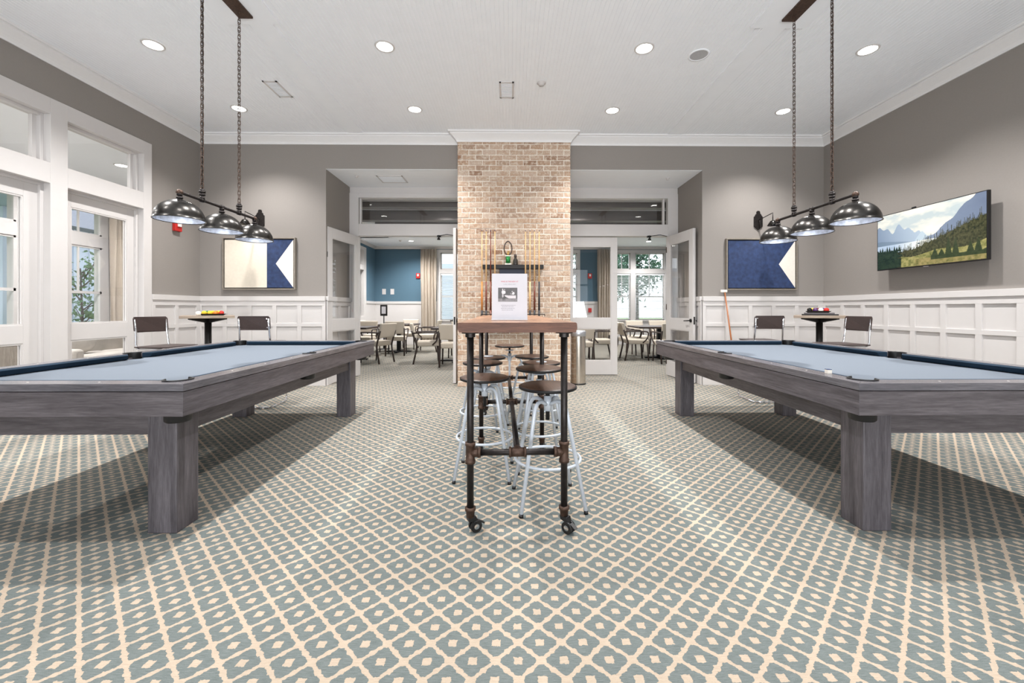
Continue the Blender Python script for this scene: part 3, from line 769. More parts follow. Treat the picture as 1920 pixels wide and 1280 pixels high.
MB().box(-.0118, -.0118, .021, .0118, .0118, .024).build('chalk', M['flagblue'], ck)

# ================================================================== PENDANTS OVER THE TABLES
def pendant(x, y0, sp, label, cy):
    t = thing('pendant_light', label, 'pendant light', (x, y0+sp, ZC), 0, 'three shade billiard lights')
    zr = 1.80-ZC; R = .151; zb = 1.995-ZC
    # canopy board
    MB().box(-.062, -.36, -.03, .062, cy, 0).build('canopy', M['fitting'], t, bevel=.003)
    # pipe
    m = MB(); m.tube(bez([(0, -sp, zb-.05), (0, -sp, zb), (0, sp, zb), (0, sp, zb-.05)], .03), .0115, 10); m.build('pipe', M['pipe'], t)
    def fit(y, up):
        m = MB(); s = 1 if up else -1; z = zb+s*.008
        for k, (r, h) in enumerate(((.018, .018), (.014, .008), (.021, .014), (.014, .007), (.023, .016), (.016, .014))):
            m.lathe([(.001, z), (r, z), (r, z+s*h), (.001, z+s*h)], (0, y, 0), 12); z += s*h
        m.lathe([(.001, 0), (.017, 0), (.017, .03), (.001, .03)], (0, y-.015, zb), 12, M=Matrix.Rotation(-PI/2, 4, 'X'))
        return m
    for y in (-sp, 0, sp): fit(y, False).build('socket_fitting', M['pipe'], t)
    for y in (-sp, sp): MB().sphere((0, y, zb), .022).build('elbow', M['fitting'], t)
    for y in (-.215, .215): fit(y, True).build('chain_fitting', M['pipe'], t)
    for y in (-sp, 0, sp):
        n = 12; prof = []
        top = .140
        for k in range(n+1):
            a = PI/2*k/n; prof.append((R*math.sin(a)*1.0+.0, zr+top*math.cos(a)))
        prof[0] = (.012, prof[0][1]); prof[-1] = (R, zr); prof.append((R+.004, zr-.003)); prof.append((R+.004, zr-.007)); prof.append((R-.001, zr-.007))
        o = MB().lathe(prof, (0, y, 0), 48).build('shade', M['shade_out'], t)
        inn = [(.012, zr+top-.004)]+[((R-.003)*math.sin(PI/2*k/n), zr+(top-.004)*math.cos(PI/2*k/n)) for k in range(1, n)]+[(R-.003, zr-.003)]
        MB().lathe(inn, (0, y, 0), 48).build('shade_lining', M['shade_in'], o)
        MB().sphere((0, y, zr+.055), .03, (1, 1, 1.2)).build('bulb', M['bulb'], o)
        l = D.lights.new('pendant', 'POINT'); l.energy = .25; l.shadow_soft_size = .03; l.color = (.9, .95, 1); q = D.objects.new('pendant_lamp', l); C.objects.link(q); q.parent = t; q.location = (0, y, zr+.012)
    for y in (-.215, .215):
        m = MB(); z = zb+.075; k = 0; pitch = .034
        while z < -.035:
            ln, wd = .024, .0105; loop = []
            for j in range(16):
                a = 2*PI*j/16; u = wd*math.cos(a); v = (ln-wd*.9)*(1 if math.sin(a) > 0 else -1)+wd*.9*math.sin(a) if abs(math.sin(a)) > 1e-6 else 0
                tw = random.uniform(-.15, .15)
                p = (u, 0, v) if k % 2 else (0, u, v)
                loop.append((p[0], y+p[1], z+p[2]))
            m.tube(loop, .0028, 6, closed=True); z += pitch; k += 1
        m.build('chain', M['fitting'], t)
    MB().tube([(0, -.215, zb+.08), (.004, -.213, -1.0), (0, -.215, -.03)], .0026, 6).build('lamp_wire', M['black'], t)
pendant(-2.370, 2.960, .430, 'iron pendant with three black dome shades over the left pool table', .31)
pendant(2.520, 2.965, .432, 'iron pendant with three black dome shades over the right pool table', .29)

# ================================================================== PIPE BAR TABLE
bt = thing('bar_table', 'tall brown wooden bar table on black pipe legs with casters, centre of the room', 'table', (.010, 3.295, 0), .0225)
Lh, wl = 1.165, .244
m = MB(); n = 40; top = 1.090; bot = 1.041
vt = []
for i in range(n+1):
    y = -Lh-.10+(2*Lh+.20)*i/n; e0 = -.296+random.uniform(-.004, .004); e1 = .296+random.uniform(-.004, .004)
    vt.append(m.ring([(e0+.006, y, bot), (e0-.002, y, bot+.02), (e0, y, top-.004), (e0+.006, y, top), (e1-.006, y, top), (e1, y, top-.004), (e1+.002, y, bot+.02), (e1-.006, y, bot)]))
for i in range(n):
    A, B = vt[i], vt[i+1]
    for k in range(8): m._f([A[k], A[(k+1) % 8], B[(k+1) % 8], B[k]])
m.mi = 1; m._f(vt[0][::-1]); m._f(vt[-1])
m.build('tabletop', [M['top_wood'], M['edge_wood']], bt)
for i, y in enumerate((-Lh, 0, Lh)):
    for s in (-1, 1):
        x = s*wl
        lg = MB().cyl((x, y, .105), (x, y, 1.036), .0178, 16).build('leg', M['pipe'], bt)
        m = MB(); m.lathe([(.001, 1.030), (.045, 1.032), (.045, 1.041), (.001, 1.041)], (x, y, 0), 20); m.lathe([(.026, 1.012), (.026, 1.032)], (x, y, 0), 16); m.build('flange', M['pipe'], lg)
        m = MB(); m.lathe([(.001, .36), (.027, .36), (.027, .376), (.0235, .378), (.0235, .45), (.027, .452), (.027, .468), (.001, .468)], (x, y, 0), 20)
        m.cyl((x, y, .414), (x-s*.05, y, .414), .0235, 16); m.cyl((x-s*.038, y, .414), (x-s*.054, y, .414), .027, 16); m.build('tee_fitting', M['fitting'], lg)
        m = MB(); m.lathe([(.001, .082), (.020, .082), (.024, .115), (.028, .117), (.028, .132), (.001, .133)], (x, y, 0), 20); m.build('foot_coupling', M['fitting'], lg)
        # caster, turned aside
        ca = D.objects.new('caster', None); C.objects.link(ca); ca.parent = bt; ca.location = (x, y, 0); ca.rotation_euler = (0, 0, (.5, -.8, 2.2, 1.2, 3.0, 4.0)[i*2+(s > 0)]) 
        MB().hexa([(-.014, -.016, .062), (.04, -.016, .05), (.04, .016, .05), (-.014, .016, .062), (-.018, -.018, .084), (.028, -.018, .084), (.028, .018, .084), (-.018, .018, .084)]).build('fork', M['plastic_black'], ca, bevel=.003)
        m = MB()
        for q in (-.013, .013):
            m.cyl((.028, q-.007, .031), (.028, q+.007, .031), .0305, 24)
        m.build('wheel', M['plastic_black'], ca)
        m = MB()
        for q in (-.0212, .0212): m.lathe([(.0005, 0), (.014, 0)], (.028, q, .031), 16, M=Matrix.Rotation(PI/2, 4, 'X'))
        m.build('hub_cap', M['chrome'], ca)
        MB().hexa([(.045, -.012, .050), (.075, -.012, .032), (.075, .012, .032), (.045, .012, .050), (.045, -.012, .056), (.078, -.012, .038), (.078, .012, .038), (.045, .012, .056)]).build('brake_lever', M['plastic_black'], ca)
    m = MB().cyl((-wl+.04, y, .414), (wl-.04, y, .414), .0165, 16); cb = m.build('cross_pipe', M['pipe'], bt)
    m = MB(); m.cyl((-.042, y, .414), (.042, y, .414), .0235, 16)
    for q in (-.044, .034): m.cyl((q, y, .414), (q+.012, y, .414), .027, 16)
    m.cyl((0, y-(.045 if i else 0), .414), (0, y+(.045 if i < 2 else 0), .414), .0235, 16); m.build('cross_fitting', M['fitting'], cb)
for a, b in ((-Lh+.04, -.04), (.04, Lh-.04)): MB().cyl((0, a, .414), (0, b, .414), .0165, 16).build('stretcher_pipe', M['pipe'], bt)

# table top sign
sg = thing('poster_stand', 'white poster with red heading standing on the bar table', 'sign', (-.005, 2.50, 1.0905), .0)
pw, ph = .216, .283
MB().box(-pw/2, -.002, .006, pw/2, .002, ph).build('sheet', M['paper'], sg)
MB().box(-pw/2-.002, -.045, 0, pw/2+.002, .045, .006).build('base', M['paper'], sg, bevel=.002)
MB().box(-pw/2-.001, -.004, .004, pw/2+.001, -.0025, .028).build('lower_lip', M['paper'], sg)
def grid_picture(name, w, h, nx, ny, fn, mat, parent, place):
    me = D.meshes.new(name); vs = []; fs = []; cols = []
    for j in range(ny+1):
        for i in range(nx+1):
            u, v = i/nx, j/ny; vs.append(place(u, v)); cols.append(fn(u, v))
    for j in range(ny):
        for i in range(nx):
            a = j*(nx+1)+i; fs.append((a, a+1, a+nx+2, a+nx+1))
    me.from_pydata(vs, [], fs); ca = me.color_attributes.new('paint', 'FLOAT_COLOR', 'POINT')
    for i, c in enumerate(cols): ca.data[i].color = (c[0], c[1], c[2], 1)
    me.materials.append(mat); o = D.objects.new(name, me); C.objects.link(o); o.parent = parent; return o
def hsh(x, y=0):
    v = math.sin(x*127.1+y*311.7)*43758.5453; return v-math.floor(v)
def vn(x, y):
    xi, yi = math.floor(x), math.floor(y); fx, fy = x-xi, y-yi; fx = fx*fx*(3-2*fx); fy = fy*fy*(3-2*fy)
    return (hsh(xi, yi)*(1-fx)+hsh(xi+1, yi)*fx)*(1-fy)+(hsh(xi, yi+1)*(1-fx)+hsh(xi+1, yi+1)*fx)*fy
def fbm(x, y): return .5*vn(x, y)+.25*vn(x*2.1, y*2.1)+.15*vn(x*4.3, y*4.3)+.1*vn(x*9, y*9)
def billiard_photo(u, v):
    def el(cx, cy, rx, ry): return ((u-cx)/rx)**2+((v-cy)/ry)**2 < 1
    k = .045+.05*fbm(u*9, v*7)
    if v < .22: k = .12+.12*fbm(u*14, v*14)
    if v < .48 and v > .24 and u > .33 and u < .93:                          # table
        t = (u-.33)/.6
        if v < .46-.02*t and v > .40-.18*min(1, (u-.33)/.25): k = .48+.12*fbm(u*20, v*20)
        elif v > .18: k = .07
    if el(.235, .88, .028, .05): k = .6                                       # standing figures
    if el(.25, .68, .065, .15) or el(.335, .67, .05, .12): k = .55+.1*fbm(u*20, v*20)
    if el(.335, .86, .024, .05): k = .4
    if el(.245, .42, .04, .14): k = .42
    if el(.26, .2, .02, .15) or el(.34, .25, .02, .2): k = .03
    if el(.73, .73, .022, .045): k = .55                                      # leaning figure
    if el(.80, .60, .055, .10) or (abs(u-.74-(v-.55)*.3) < .02 and .5 < v < .68): k = .62
    if el(.67, .57, .025, .07): k = .25
    return (k*1.03, k*.97, k)
grid_picture('photo', .117, .085, 90, 66, billiard_photo, M['paint_attr'], sg, lambda u, v: (-.072+.117*u+.002, -.0024, .112+.085*v))
def text(body, size, loc, mat, parent, name, bold=0):
    cu = D.curves.new(name, 'FONT'); cu.body = body; cu.size = size; cu.align_x = 'CENTER'; cu.extrude = .00005; cu.offset = bold
    o = D.objects.new(name, cu); C.objects.link(o); o.parent = parent; o.location = loc; o.rotation_euler = (PI/2, 0, 0); cu.materials.append(mat)
    bpy.context.view_layer.update(); me = D.meshes.new_from_object(o); q = D.objects.new(name, me); C.objects.link(q); q.parent = parent; q.location = loc; q.rotation_euler = (PI/2, 0, 0)
    D.objects.remove(o); q.name = name; return q
text("WHO IS THE NEW AT", .0108, (0, -.0023, .231), M['redink'], sg, 'heading_text', .0001)
text("to play a billiards match", .0078, (0, -.0023, .216), M['greyink'], sg, 'subheading_text')
m = MB()
for k, (z, x0, x1) in enumerate(((.089, -.052, .037), (.080, -.046, .025), (.070, -.052, .030), (.060, -.048, .022))):
    x = x0
    while x < x1:
        l = random.uniform(.004, .012); m.box(x, -.0024, z, min(x+l, x1), -.0021, z+.0024); x += l+.002
m.build('small_print', M['greyink'], sg)

# ================================================================== INDUSTRIAL STOOLS
def stool():
    t = thing('bar_stool', '', 'stool')
    sz = .70
    s = MB().lathe([(.001, sz), (.160, sz), (.168, sz-.003), (.170, sz-.008), (.168, sz-.014), (.16, sz-.016), (.001, sz-.016)], n=48).build('seat', M['seat_wood'], t)
    MB().lathe([(.1705, sz-.004), (.175, sz-.006), (.175, sz-.018), (.168, sz-.022), (.02, sz-.022), (.02, sz-.017), (.165, sz-.0165)], n=48).build('seat_rim', M['black'], s)
    MB().cyl((0, 0, .49), (0, 0, sz-.02), .0125, 14).build('threaded_post', M['black'], t)
    m = MB(); m.lathe([(.014, .545), (.023, .545), (.023, .635), (.014, .635)], n=20); m.lathe([(.001, sz-.024), (.05, sz-.024), (.05, sz-.03), (.02, sz-.034), (.001, sz-.034)], n=20); m.build('hub', M['stool_white'], t)
    for k in range(4):
        a = PI/4+k*PI/2; c, sn = math.cos(a), math.sin(a)
        pr = bez([(.018, 0, .585), (.075, 0, .615), (.125, 0, .595), (.262, 0, .012)], .055, 7)
        MB().tube([(p.x*c, p.x*sn, p.z) for p in pr], .0115, 12).build('leg', M['stool_white'], t)
        MB().cyl((.262*c, .262*sn, 0), (.2600*c, .2600*sn, .02), .0125, 12).build('foot_cap', M['plastic_black'], t)
    R = .2045-.0; z = .262
    MB().tube([(.196*math.cos(2*PI*i/48), .196*math.sin(2*PI*i/48), z) for i in range(48)], .0085, 10, closed=True).build('foot_ring', M['stool_white'], t)
    return t
st = stool()
stools = [(.225, 2.475, .700, .10, 'nearest on the right side of the bar table'),
          (-.182, 2.90, .682, -.05, 'nearest on the left side of the bar table'),
          (.215, 3.07, .722, .12, 'second along the right side of the bar table'),
          (.285, 3.78, .672, .10, 'third along the right side of the bar table'),
          (.222, 4.24, .678, .78, 'farthest on the right side of the bar table'),
          (-.245, 3.62, .695, .30, 'second along the left side of the bar table'),
          (-.225, 4.24, .668, .1, 'farthest on the left side of the bar table'),
          (-.010, 4.86, .735, .78, 'highest at the far end of the bar table')]
for i, (x, y, sz, rz, lab) in enumerate(stools):
    o = st if i == 0 else copy_tree(st)
    o.location = (x, y, 0); o.rotation_euler = (0, 0, rz)
    o['label'] = 'round stool with pale legs, '+lab; o['group'] = 'industrial stools at the bar table'
    for c in kids(o):
        if c.name.split('.')[0] in ('seat', 'threaded_post', 'hub') and i:
            if c.name.split('.')[0] != 'hub': c.location = (0, 0, sz-.70)

# ================================================================== CUE RACK ON THE COLUMN
rk = thing('cue_rack', 'black wall cue rack with a shelf on the brick column', 'cue rack', (.035, CY0-.006, 0))
MB().box(-.455, -.10, 1.755, .455, 0, 1.815).build('shelf', M['black'], rk, bevel=.004)
MB().box(-.20, -.05, 1.67, .20, 0, 1.755).build('bracket', plain('dark navy panel', lin(28, 34, 56), .5), rk, bevel=.003)
MB().box(-.47, -.15, .84, .47, -.0, .862).build('cue_base', M['black'], rk, bevel=.004)
m = MB(); m.tube(bez([(-.48, 0, 1.06), (-.46, -.152, 1.085), (-.10, -.152, 1.085)], .03), .006, 8); m.tube([(-.46, -.05, 1.12), (-.10, -.05, 1.12)], .005, 8); m.build('wire_holder', M['black'], rk)
m = MB(); m.tube(bez([(.48, 0, 1.06), (.46, -.152, 1.085), (.10, -.152, 1.085)], .03), .006, 8); m.build('wire_holder', M['black'], rk)
maple = plain('pale maple', lin(222, 180, 128), .35, var=.06); orange = plain('orange stained butt', lin(206, 128, 52), .3, var=.08)
redw = plain('reddish brown butt', lin(112, 54, 36), .3, var=.12); dgrey = plain('dark cue wrap', lin(46, 46, 50), .6)
cues = [(-.452, maple, orange, dgrey, 'orange butt and grey wrap', 'leftmost'), (-.390, maple, redw, dgrey, 'dark red butt', 'second from the left'), (-.326, redw, redw, redw, 'all reddish brown finish', 'third from the left'), (-.262, maple, maple, dgrey, 'pale shaft', 'fourth from the left'),
        (.186, maple, maple, dgrey, 'pale shaft', 'fourth from the right'), (.252, maple, maple, dgrey, 'pale shaft', 'third from the right'), (.318, maple, redw, dgrey, 'brown black butt', 'second from the right'), (.386, maple, dgrey, dgrey, 'pale shaft and black butt', 'rightmost')]
for x, a, b, c, d1, d2 in cues:
    o = thing('pool_cue', 'pool cue with %s, %s in the column rack' % (d1, d2), 'cue', (x+.035, CY0-.128, .8635), 0, 'pool cues in the column rack')
    k = .048 if 0 else 0
    MB().tube([(0, 0, .70), (0, 0, 1.435)], [.0118, .0068], 12).build('shaft', a, o)
    MB().tube([(0, 0, .28), (0, 0, .70)], [.0150, .0118], 12).build('butt', b, o)
    MB().tube([(0, 0, 0), (0, 0, .28)], [.0158, .0150], 12).build('wrap', c, o)
    MB().cyl((0, 0, 1.435), (0, 0, 1.45), .0066, 10).build('tip', M['flagblue'], o)
tr = thing('trophy', 'small trophy with green column and dark oval wreath on the cue rack shelf', 'trophy', (-.035, CY0-.055, 1.815))
MB().box(-.048, -.03, 0, .048, .03, .022).build('base', M['flagwhite'], tr, bevel=.003)
MB().lathe([(.001, .022), (.034, .022), (.034, .125), (.001, .125)], n=20).build('column', plain('metallic green', lin(40, 128, 64), .25, .5), tr)
MB().box(-.042, -.026, .125, .042, .026, .14).build('plinth', M['flagwhite'], tr, bevel=.003)
m = MB(); m.tube([(.058*math.sin(a)*(1-.25*abs(math.cos(a))**3), 0, .245-.105*math.cos(a)) for a in [2*PI*i/28 for i in range(28)]], .006, 8, closed=True)
for i in range(28):
    a = 2*PI*i/28; m.sphere((.058*math.sin(a)*(1-.25*abs(math.cos(a))**3), 0, .245-.105*math.cos(a)), .010, (1, .6, 1), 6, 5)
m.build('wreath', M['chair_wood'], tr)
gold = plain('gold figure', lin(176, 140, 80), .3, .7)
m = MB(); m.sphere((0, 0, .165), .02, (.9, .7, 1.2)); m.sphere((0, 0, .2), .011); m.tube([(0, 0, .18), (.02, 0, .2)], .005); m.build('figurine', gold, tr)
bo = thing('bottle', 'small dark bottle on the cue rack shelf beside the trophy', 'bottle', (.075, CY0-.055, 1.815))
MB().lathe([(.001, 0), (.036, 0), (.038, .01), (.036, .07), (.018, .10), (.016, .115)], n=20).build('body', plain('smoky glass', lin(54, 50, 46), .15), bo)
MB().lathe([(.018, .112), (.021, .115), (.021, .158), (.001, .16)], n=16).build('stopper', M['chair_wood'], bo)

# trash can
tc = thing('trash_can', 'slim brushed steel trash can beside the brick column', 'trash can', (1.055, 6.36, 0))
MB().lathe([(.001, .0), (.118, .0), (.118, .02), (.113, .022)], n=40).build('foot', M['plastic_black'], tc)
MB().lathe([(.113, .02), (.113, .745)], n=48).build('body', M['steel'], tc)
MB().lathe([(.113, .742), (.117, .744), (.117, .815), (.10, .83), (.001, .832)], n=48).build('lid', M['steel_lid'], tc)

# ================================================================== PICTURES, PICTURE LIGHTS, TELEVISION
def picture(cx, kind, label):
    w, h = 1.09, .785; t = thing('painting', label, 'painting', (cx, YB, 1.845), 0, 'nautical flag paintings')
    m = MB(); f = .018; d = .055
    m.box(-w/2, -d, -h/2, w/2, 0, -h/2+f); m.box(-w/2, -d, h/2-f, w/2, 0, h/2); m.box(-w/2, -d, -h/2+f, -w/2+f, 0, h/2-f); m.box(w/2-f, -d, -h/2+f, w/2, 0, h/2-f)
    m.build('frame', M['frame_silver'], t, bevel=.002)
    MB().box(-w/2+f, -.022, -h/2+f, w/2-f, -.004, h/2-f).build('backing', M['black'], t)
    g = f+.014; x0, x1, z0, z1 = -w/2+g, w/2-g, -h/2+g, h/2-g; Y = -.042
    R = Matrix.Rotation(PI/2, 4, 'X')
    def poly(pts, mat, nm): MB().prism(pts, .022, .042, R).build(nm, mat, t)
    mid = (z0+z1)/2
    if kind:
        xm = x0+(x1-x0)*.615; ap = x0+(x1-x0)*.745
        poly([(x0, z0), (xm, z0), (xm, z1), (x0, z1)], M['cream'], 'cream_field')
    else: xm = x0; ap = x0+(x1-x0)*.755
    poly([(xm, z0), (x1, z0), (ap, mid), (x1, z1), (xm, z1)], M['flagblue'], 'blue_field')
    poly([(x1, z0), (x1, z1), (ap, mid)], M['flagwhite'], 'white_notch')
    return t
picture(-3.785, 1, 'framed cream and blue swallowtail flag painting on the left of the end wall')
picture(3.835, 0, 'framed dark blue swallowtail flag painting on the right of the end wall')
def piclight(cx, label):
    t = thing('picture_light', label, 'wall lamp', (cx, YB, 2.38), 0, 'picture lights above the paintings')
    pl = [(-.035, .02), (0, -.01), (.035, .02), (.066, .045), (.066, .195), (.050, .21), (.042, .232), (.026, .245), (.026, .27), (.016, .285), (-.016, .285), (-.026, .27), (-.026, .245), (-.042, .232), (-.050, .21), (-.066, .195), (-.066, .045)]
    MB().prism(pl, 0, .018, Matrix.Rotation(PI/2, 4, 'X')).build('backplate', M['pipe'], t, bevel=.002)
    m = MB().tube(bez([(0, -.018, .14), (0, -.05, .145), (0, -.36, .175)], .02), .006, 8); m.tube([(0, -.05, .145), (0, -.05, .03)], .006, 8); m.tube([(0, -.36, .175), (0, -.36, .05)], .006, 8); m.build('arm', M['pipe'], t)
    m = MB(); m.lathe([(.012, .07), (.03, .06), (.07, 0), (.074, 0), (.034, .066), (.012, .076)], (0, -.36, -.01), 24); m.build('shade', M['shade_out'], t)
    MB().sphere((0, -.36, .02), .02).build('bulb', M['bulb'], t)
    l = D.lights.new('picture', 'SPOT'); l.energy = 5; l.spot_size = 1.9; l.spot_blend = .5; l.shadow_soft_size = .03; l.color = (1, .93, .84)
    q = D.objects.new('picture_lamp', l); C.objects.link(q); q.parent = t; q.location = (0, -.36, .0); q.rotation_euler = (.35, 0, 0)
piclight(-3.79, 'dark iron picture lamp with shaped backplate above the left painting')
piclight(3.80, 'dark iron picture lamp with shaped backplate above the right painting')

tv = thing('television', 'flat television showing a mountain lake on the right wall', 'television', (XR, 4.58, 1.99), 0)
tw, th_ = 1.215, .688
MB().box(-.13, -tw/2, -th_/2, -.095, tw/2, th_/2).build('casing', M['plastic_black'], tv, bevel=.003)
MB().box(-.095, -.2, -.15, 0, .2, .15).build('wall_mount', M['black'], tv)
MB().box(-.125, -.03, -th_/2-.008, -.10, .03, -th_/2).build('sensor_bar', M['chrome'], tv)
MB().box(-.12, .13, th_/2, -.10, .17, th_/2+.018).build('top_sensor', M['plastic_black'], tv, bevel=.002)
def landscape(u, v):
    n = fbm(u*7, v*7); n2 = fbm(u*40, v*30)
    L = lambda r, g, b: lin(r, g, b)[:3]
    mixc = lambda a, b, t: tuple(x*(1-t)+y*t for x, y in zip(a, b))
    cl = fbm(u*4+3, v*5+1)
    c = mixc(L(160, 170, 172), L(222, 212, 192), min(1, max(0, (cl-.3)*2.6)))                    # sky
    rl = .74-.12*u*1.2+.05*math.sin(u*31)+.04*math.sin(u*57+1)-(max(0, u-.38)*2.4)                 # left range
    if v < rl and u < .55: c = mixc(L(106, 122, 142), L(150, 164, 178), min(1, max(0, u*2)))
    pk = .60-abs(u-.47)*2.2
    if v < min(pk, .585) and .4 < u < .56: c = L(158, 172, 182)
    rr = .43+max(0, u-.50)*1.02+max(0, u-.66)*.55+.02*math.sin(u*40)+.02*n
    if v < rr and u > .5: c = mixc(L(112, 124, 142), L(88, 98, 118), min(1, (u-.5)*1.6+.3*(n-.4)))
    ll = .52-max(0, u-.05)*.26
    if v < ll and u < .55: c = mixc(L(96, 112, 128), L(128, 142, 156), u*1.5)
    if v < .435: c = mixc(L(150, 166, 184), L(206, 208, 200), min(1, max(0, 1-abs(u-.5)*3.2)))                 # lake
    # far shore forest
    k = int(u*95); tip = hsh(k, 5); fx = abs((u*95) % 1-.5)*2
    fr = .30+max(0, u-.42)*.62-max(0, .42-u)*.18+.17*tip*(1-fx)
    if v < fr: c = mixc(L(28, 36, 26), L(78, 76, 52), min(1, max(0, (fbm(u*90, v*40)-.2)*1.4)))
    k2 = int(u*38+.3); t2 = hsh(k2, 9); fx2 = abs((u*38+.3) % 1-.5)*2
    if u < .22+.07*hsh(int(v*60), 2) and v < .26+.18*(1-fx2)*t2+.06: c = mixc(L(18, 30, 26), L(46, 60, 44), n2)
    mead = .20+.10*max(0, u-.55)*2+.03*math.sin(u*13)
    if v < mead and u > .26: c = mixc(L(78, 84, 44), L(150, 142, 92), min(1, max(0, (n2-.2)*1.6)))
    if v < .12 and u > .4: c = mixc(c, L(120, 92, 66), .5*n2)
    k3 = int(u*17+.5); t3 = hsh(k3, 3); fx3 = abs((u*17+.5) % 1-.5)*2
    if u > .55 and v > .08 and v < .14+.30*(1-fx3)*t3: c = mixc(L(30, 42, 28), L(58, 66, 44), n2)
    if abs(u-.44) < .012 and .375 < v < .395: c = L(60, 76, 84)
    return c
grid_picture('screen', 1, 1, 300, 170, landscape, M['tvscreen'], tv, lambda u, v: (-.1312, tw/2-.010-(tw-.020)*u, -th_/2+.012+(th_-.022)*v))

# ================================================================== CORNER TABLES, CHAIRS, BALLS
def corner_table(loc, rz, label, mats, half=.275):
    t = thing('pub_table', label, 'table', loc, rz, 'small corner pub tables')
    MB().box(-half, -half, 1.045, half, half, 1.078).build('tabletop', mats, t, bevel=.004)
    m = MB()
    for k in range(4):
        a = PI/2*k+PI/4; c, s = math.cos(a), math.sin(a); q = (-s*.018, c*.018)
        m.hexa([(c*.03-q[0], s*.03-q[1], .985), (c*.26-q[0], s*.26-q[1], 1.030), (c*.26+q[0], s*.26+q[1], 1.030), (c*.03+q[0], s*.03+q[1], .985), (c*.03-q[0], s*.03-q[1], 1.045), (c*.26-q[0], s*.26-q[1], 1.045), (c*.26+q[0], s*.26+q[1], 1.045), (c*.03+q[0], s*.03+q[1], 1.045)])
    m.build('top_bracket', M['black'], t)
    MB().cyl((0, 0, .02), (0, 0, 1.04), .038, 20).build('column', M['black'], t)
    MB().lathe([(.001, 0), (.26, 0), (.26, .012), (.06, .03), (.038, .05)], n=32).build('base', M['black'], t)
corner_table((-3.88, 5.30, 0), .62, 'small square brown table on a black pedestal in the left corner', [M['cornertop']])
corner_table((4.03, 5.30, 0), -.62, 'small square pale wood table on a black pedestal in the right corner', [M['cornertop']])

def cantilever():
    t = thing('bar_chair', '', 'chair')
    # faces +y; back at -y
    m = MB(); n = 12; bz0, bz1 = .915, 1.078
    for z0, z1 in ((bz0, bz1),):
        fr = []; bk = []
        prof = [(-.18, .02), (-.165, 0), (.165, 0), (.18, .02), (.18, .143), (.165, .163), (-.165, .163), (-.18, .143)]
        for off in (0, .012):
            ring = []
            for x, z in prof:
                ring.append(m.b.verts.new((x*1.0, -.205-.03*(1-(x/.18)**2)-(z*.10)+off, bz0+z)))
            (fr if off == 0 else bk).extend(ring)
        m._f(fr[::-1]); m._f(bk)
        for i in range(8): m._f([fr[i], fr[(i+1) % 8], bk[(i+1) % 8], bk[i]])
    b = m.build('backrest', M['speckled'], t)
    for x in (-.155, .155):
        for z in (.945, 1.045): MB().sphere((x, -.2175-.1*(z-bz0)-.004, z), .0075).build('rivet', M['chrome'], b)
    m = MB(); prof = [(-.19, -.19), (-.15, -.205), (.15, -.205), (.19, -.19), (.195, .12), (.17, .19), (-.17, .19), (-.195, .12)]
    m.prism(prof, .757, .771); m.build('seat', M['speckled'], t, bevel=.004)
    for s in (-1, 1):
        p = bez([(s*.165, -.218, 1.05), (s*.165, -.198, .90), (s*.175, -.185, .74), (s*.175, .17, .745), (s*.175, .20, .012), (s*.175, -.22, .012)], .055, 6)
        MB().tube(p, .0115, 12).build('frame_tube', M['chrome'], t)
    MB().cyl((-.175, -.20, .012), (.175, -.20, .012), .0115, 12).build('floor_bar', M['chrome'], t)
    MB().cyl((-.175, .19, .30), (.175, .19, .30), .0115, 12).build('footrest', M['chrome'], t)
    return t
cc = cantilever()
chs = [(-3.66, 4.42, -PI/2-.15, 'at the left corner table, nearest the glazed door'), (-2.985, 4.99, .06, 'right of the left corner table, its back to the camera'),
       (3.20, 5.22, -.05, 'left of the right corner table, its back to the camera'), (3.745, 4.62, PI/2, 'right of the right corner table, turned sideways')]
for i, (x, y, rz, lab) in enumerate(chs):
    o = cc if i == 0 else copy_tree(cc)
    o.location = (x, y, 0); o.rotation_euler = (0, 0, rz); o['label'] = 'dark chair with chrome frame, '+lab; o['group'] = 'cantilever bar chairs in the corners'

ballc = {'yellow': lin(232, 190, 50), 'blue': lin(40, 60, 130), 'red': lin(200, 48, 40), 'purple': lin(84, 50, 100), 'orange': lin(228, 128, 50), 'green': lin(36, 110, 70), 'maroon': lin(110, 36, 40), 'black': lin(20, 20, 20), 'white': lin(235, 230, 220)}
ballm = {k: plain(k+' pool ball resin', v, .12, var=0) for k, v in ballc.items()}
def balls(cx, cy, z, cols, where, grp, rot):
    k = 0; R = .0286
    rowsx = [(-1.5, -.5), (-.5, -.5), (.5, -.5), (1.5, -.5), (-1, .37), (0, .37), (1, .37), (-1.5, 1.24), (-.5, 1.24), (.5, 1.24), (1.5, 1.24)]
    ca, sa = math.cos(rot), math.sin(rot)
    for (a, b), col in zip(rowsx, cols):
        o = MB().sphere((0, 0, 0), R, n=20, m=12).build('pool_ball', ballm[col]); o.location = (cx+(a*ca-(b-.37)*sa)*.0585, cy+(a*sa+(b-.37)*ca)*.0585, z+R)
        rn = 'front' if b < 0 else 'middle' if b < 1 else 'rear'
        nm = ({-1.5: 'leftmost', -.5: 'second from left', .5: 'third from left', 1.5: 'rightmost'} if rn != 'middle' else {-1: 'left one', 0: 'centre', 1: 'right one'})[a]+' of the %s row' % rn
        tag(o, '%s pool ball on the %s, %s' % (col, where, nm), 'ball', grp)
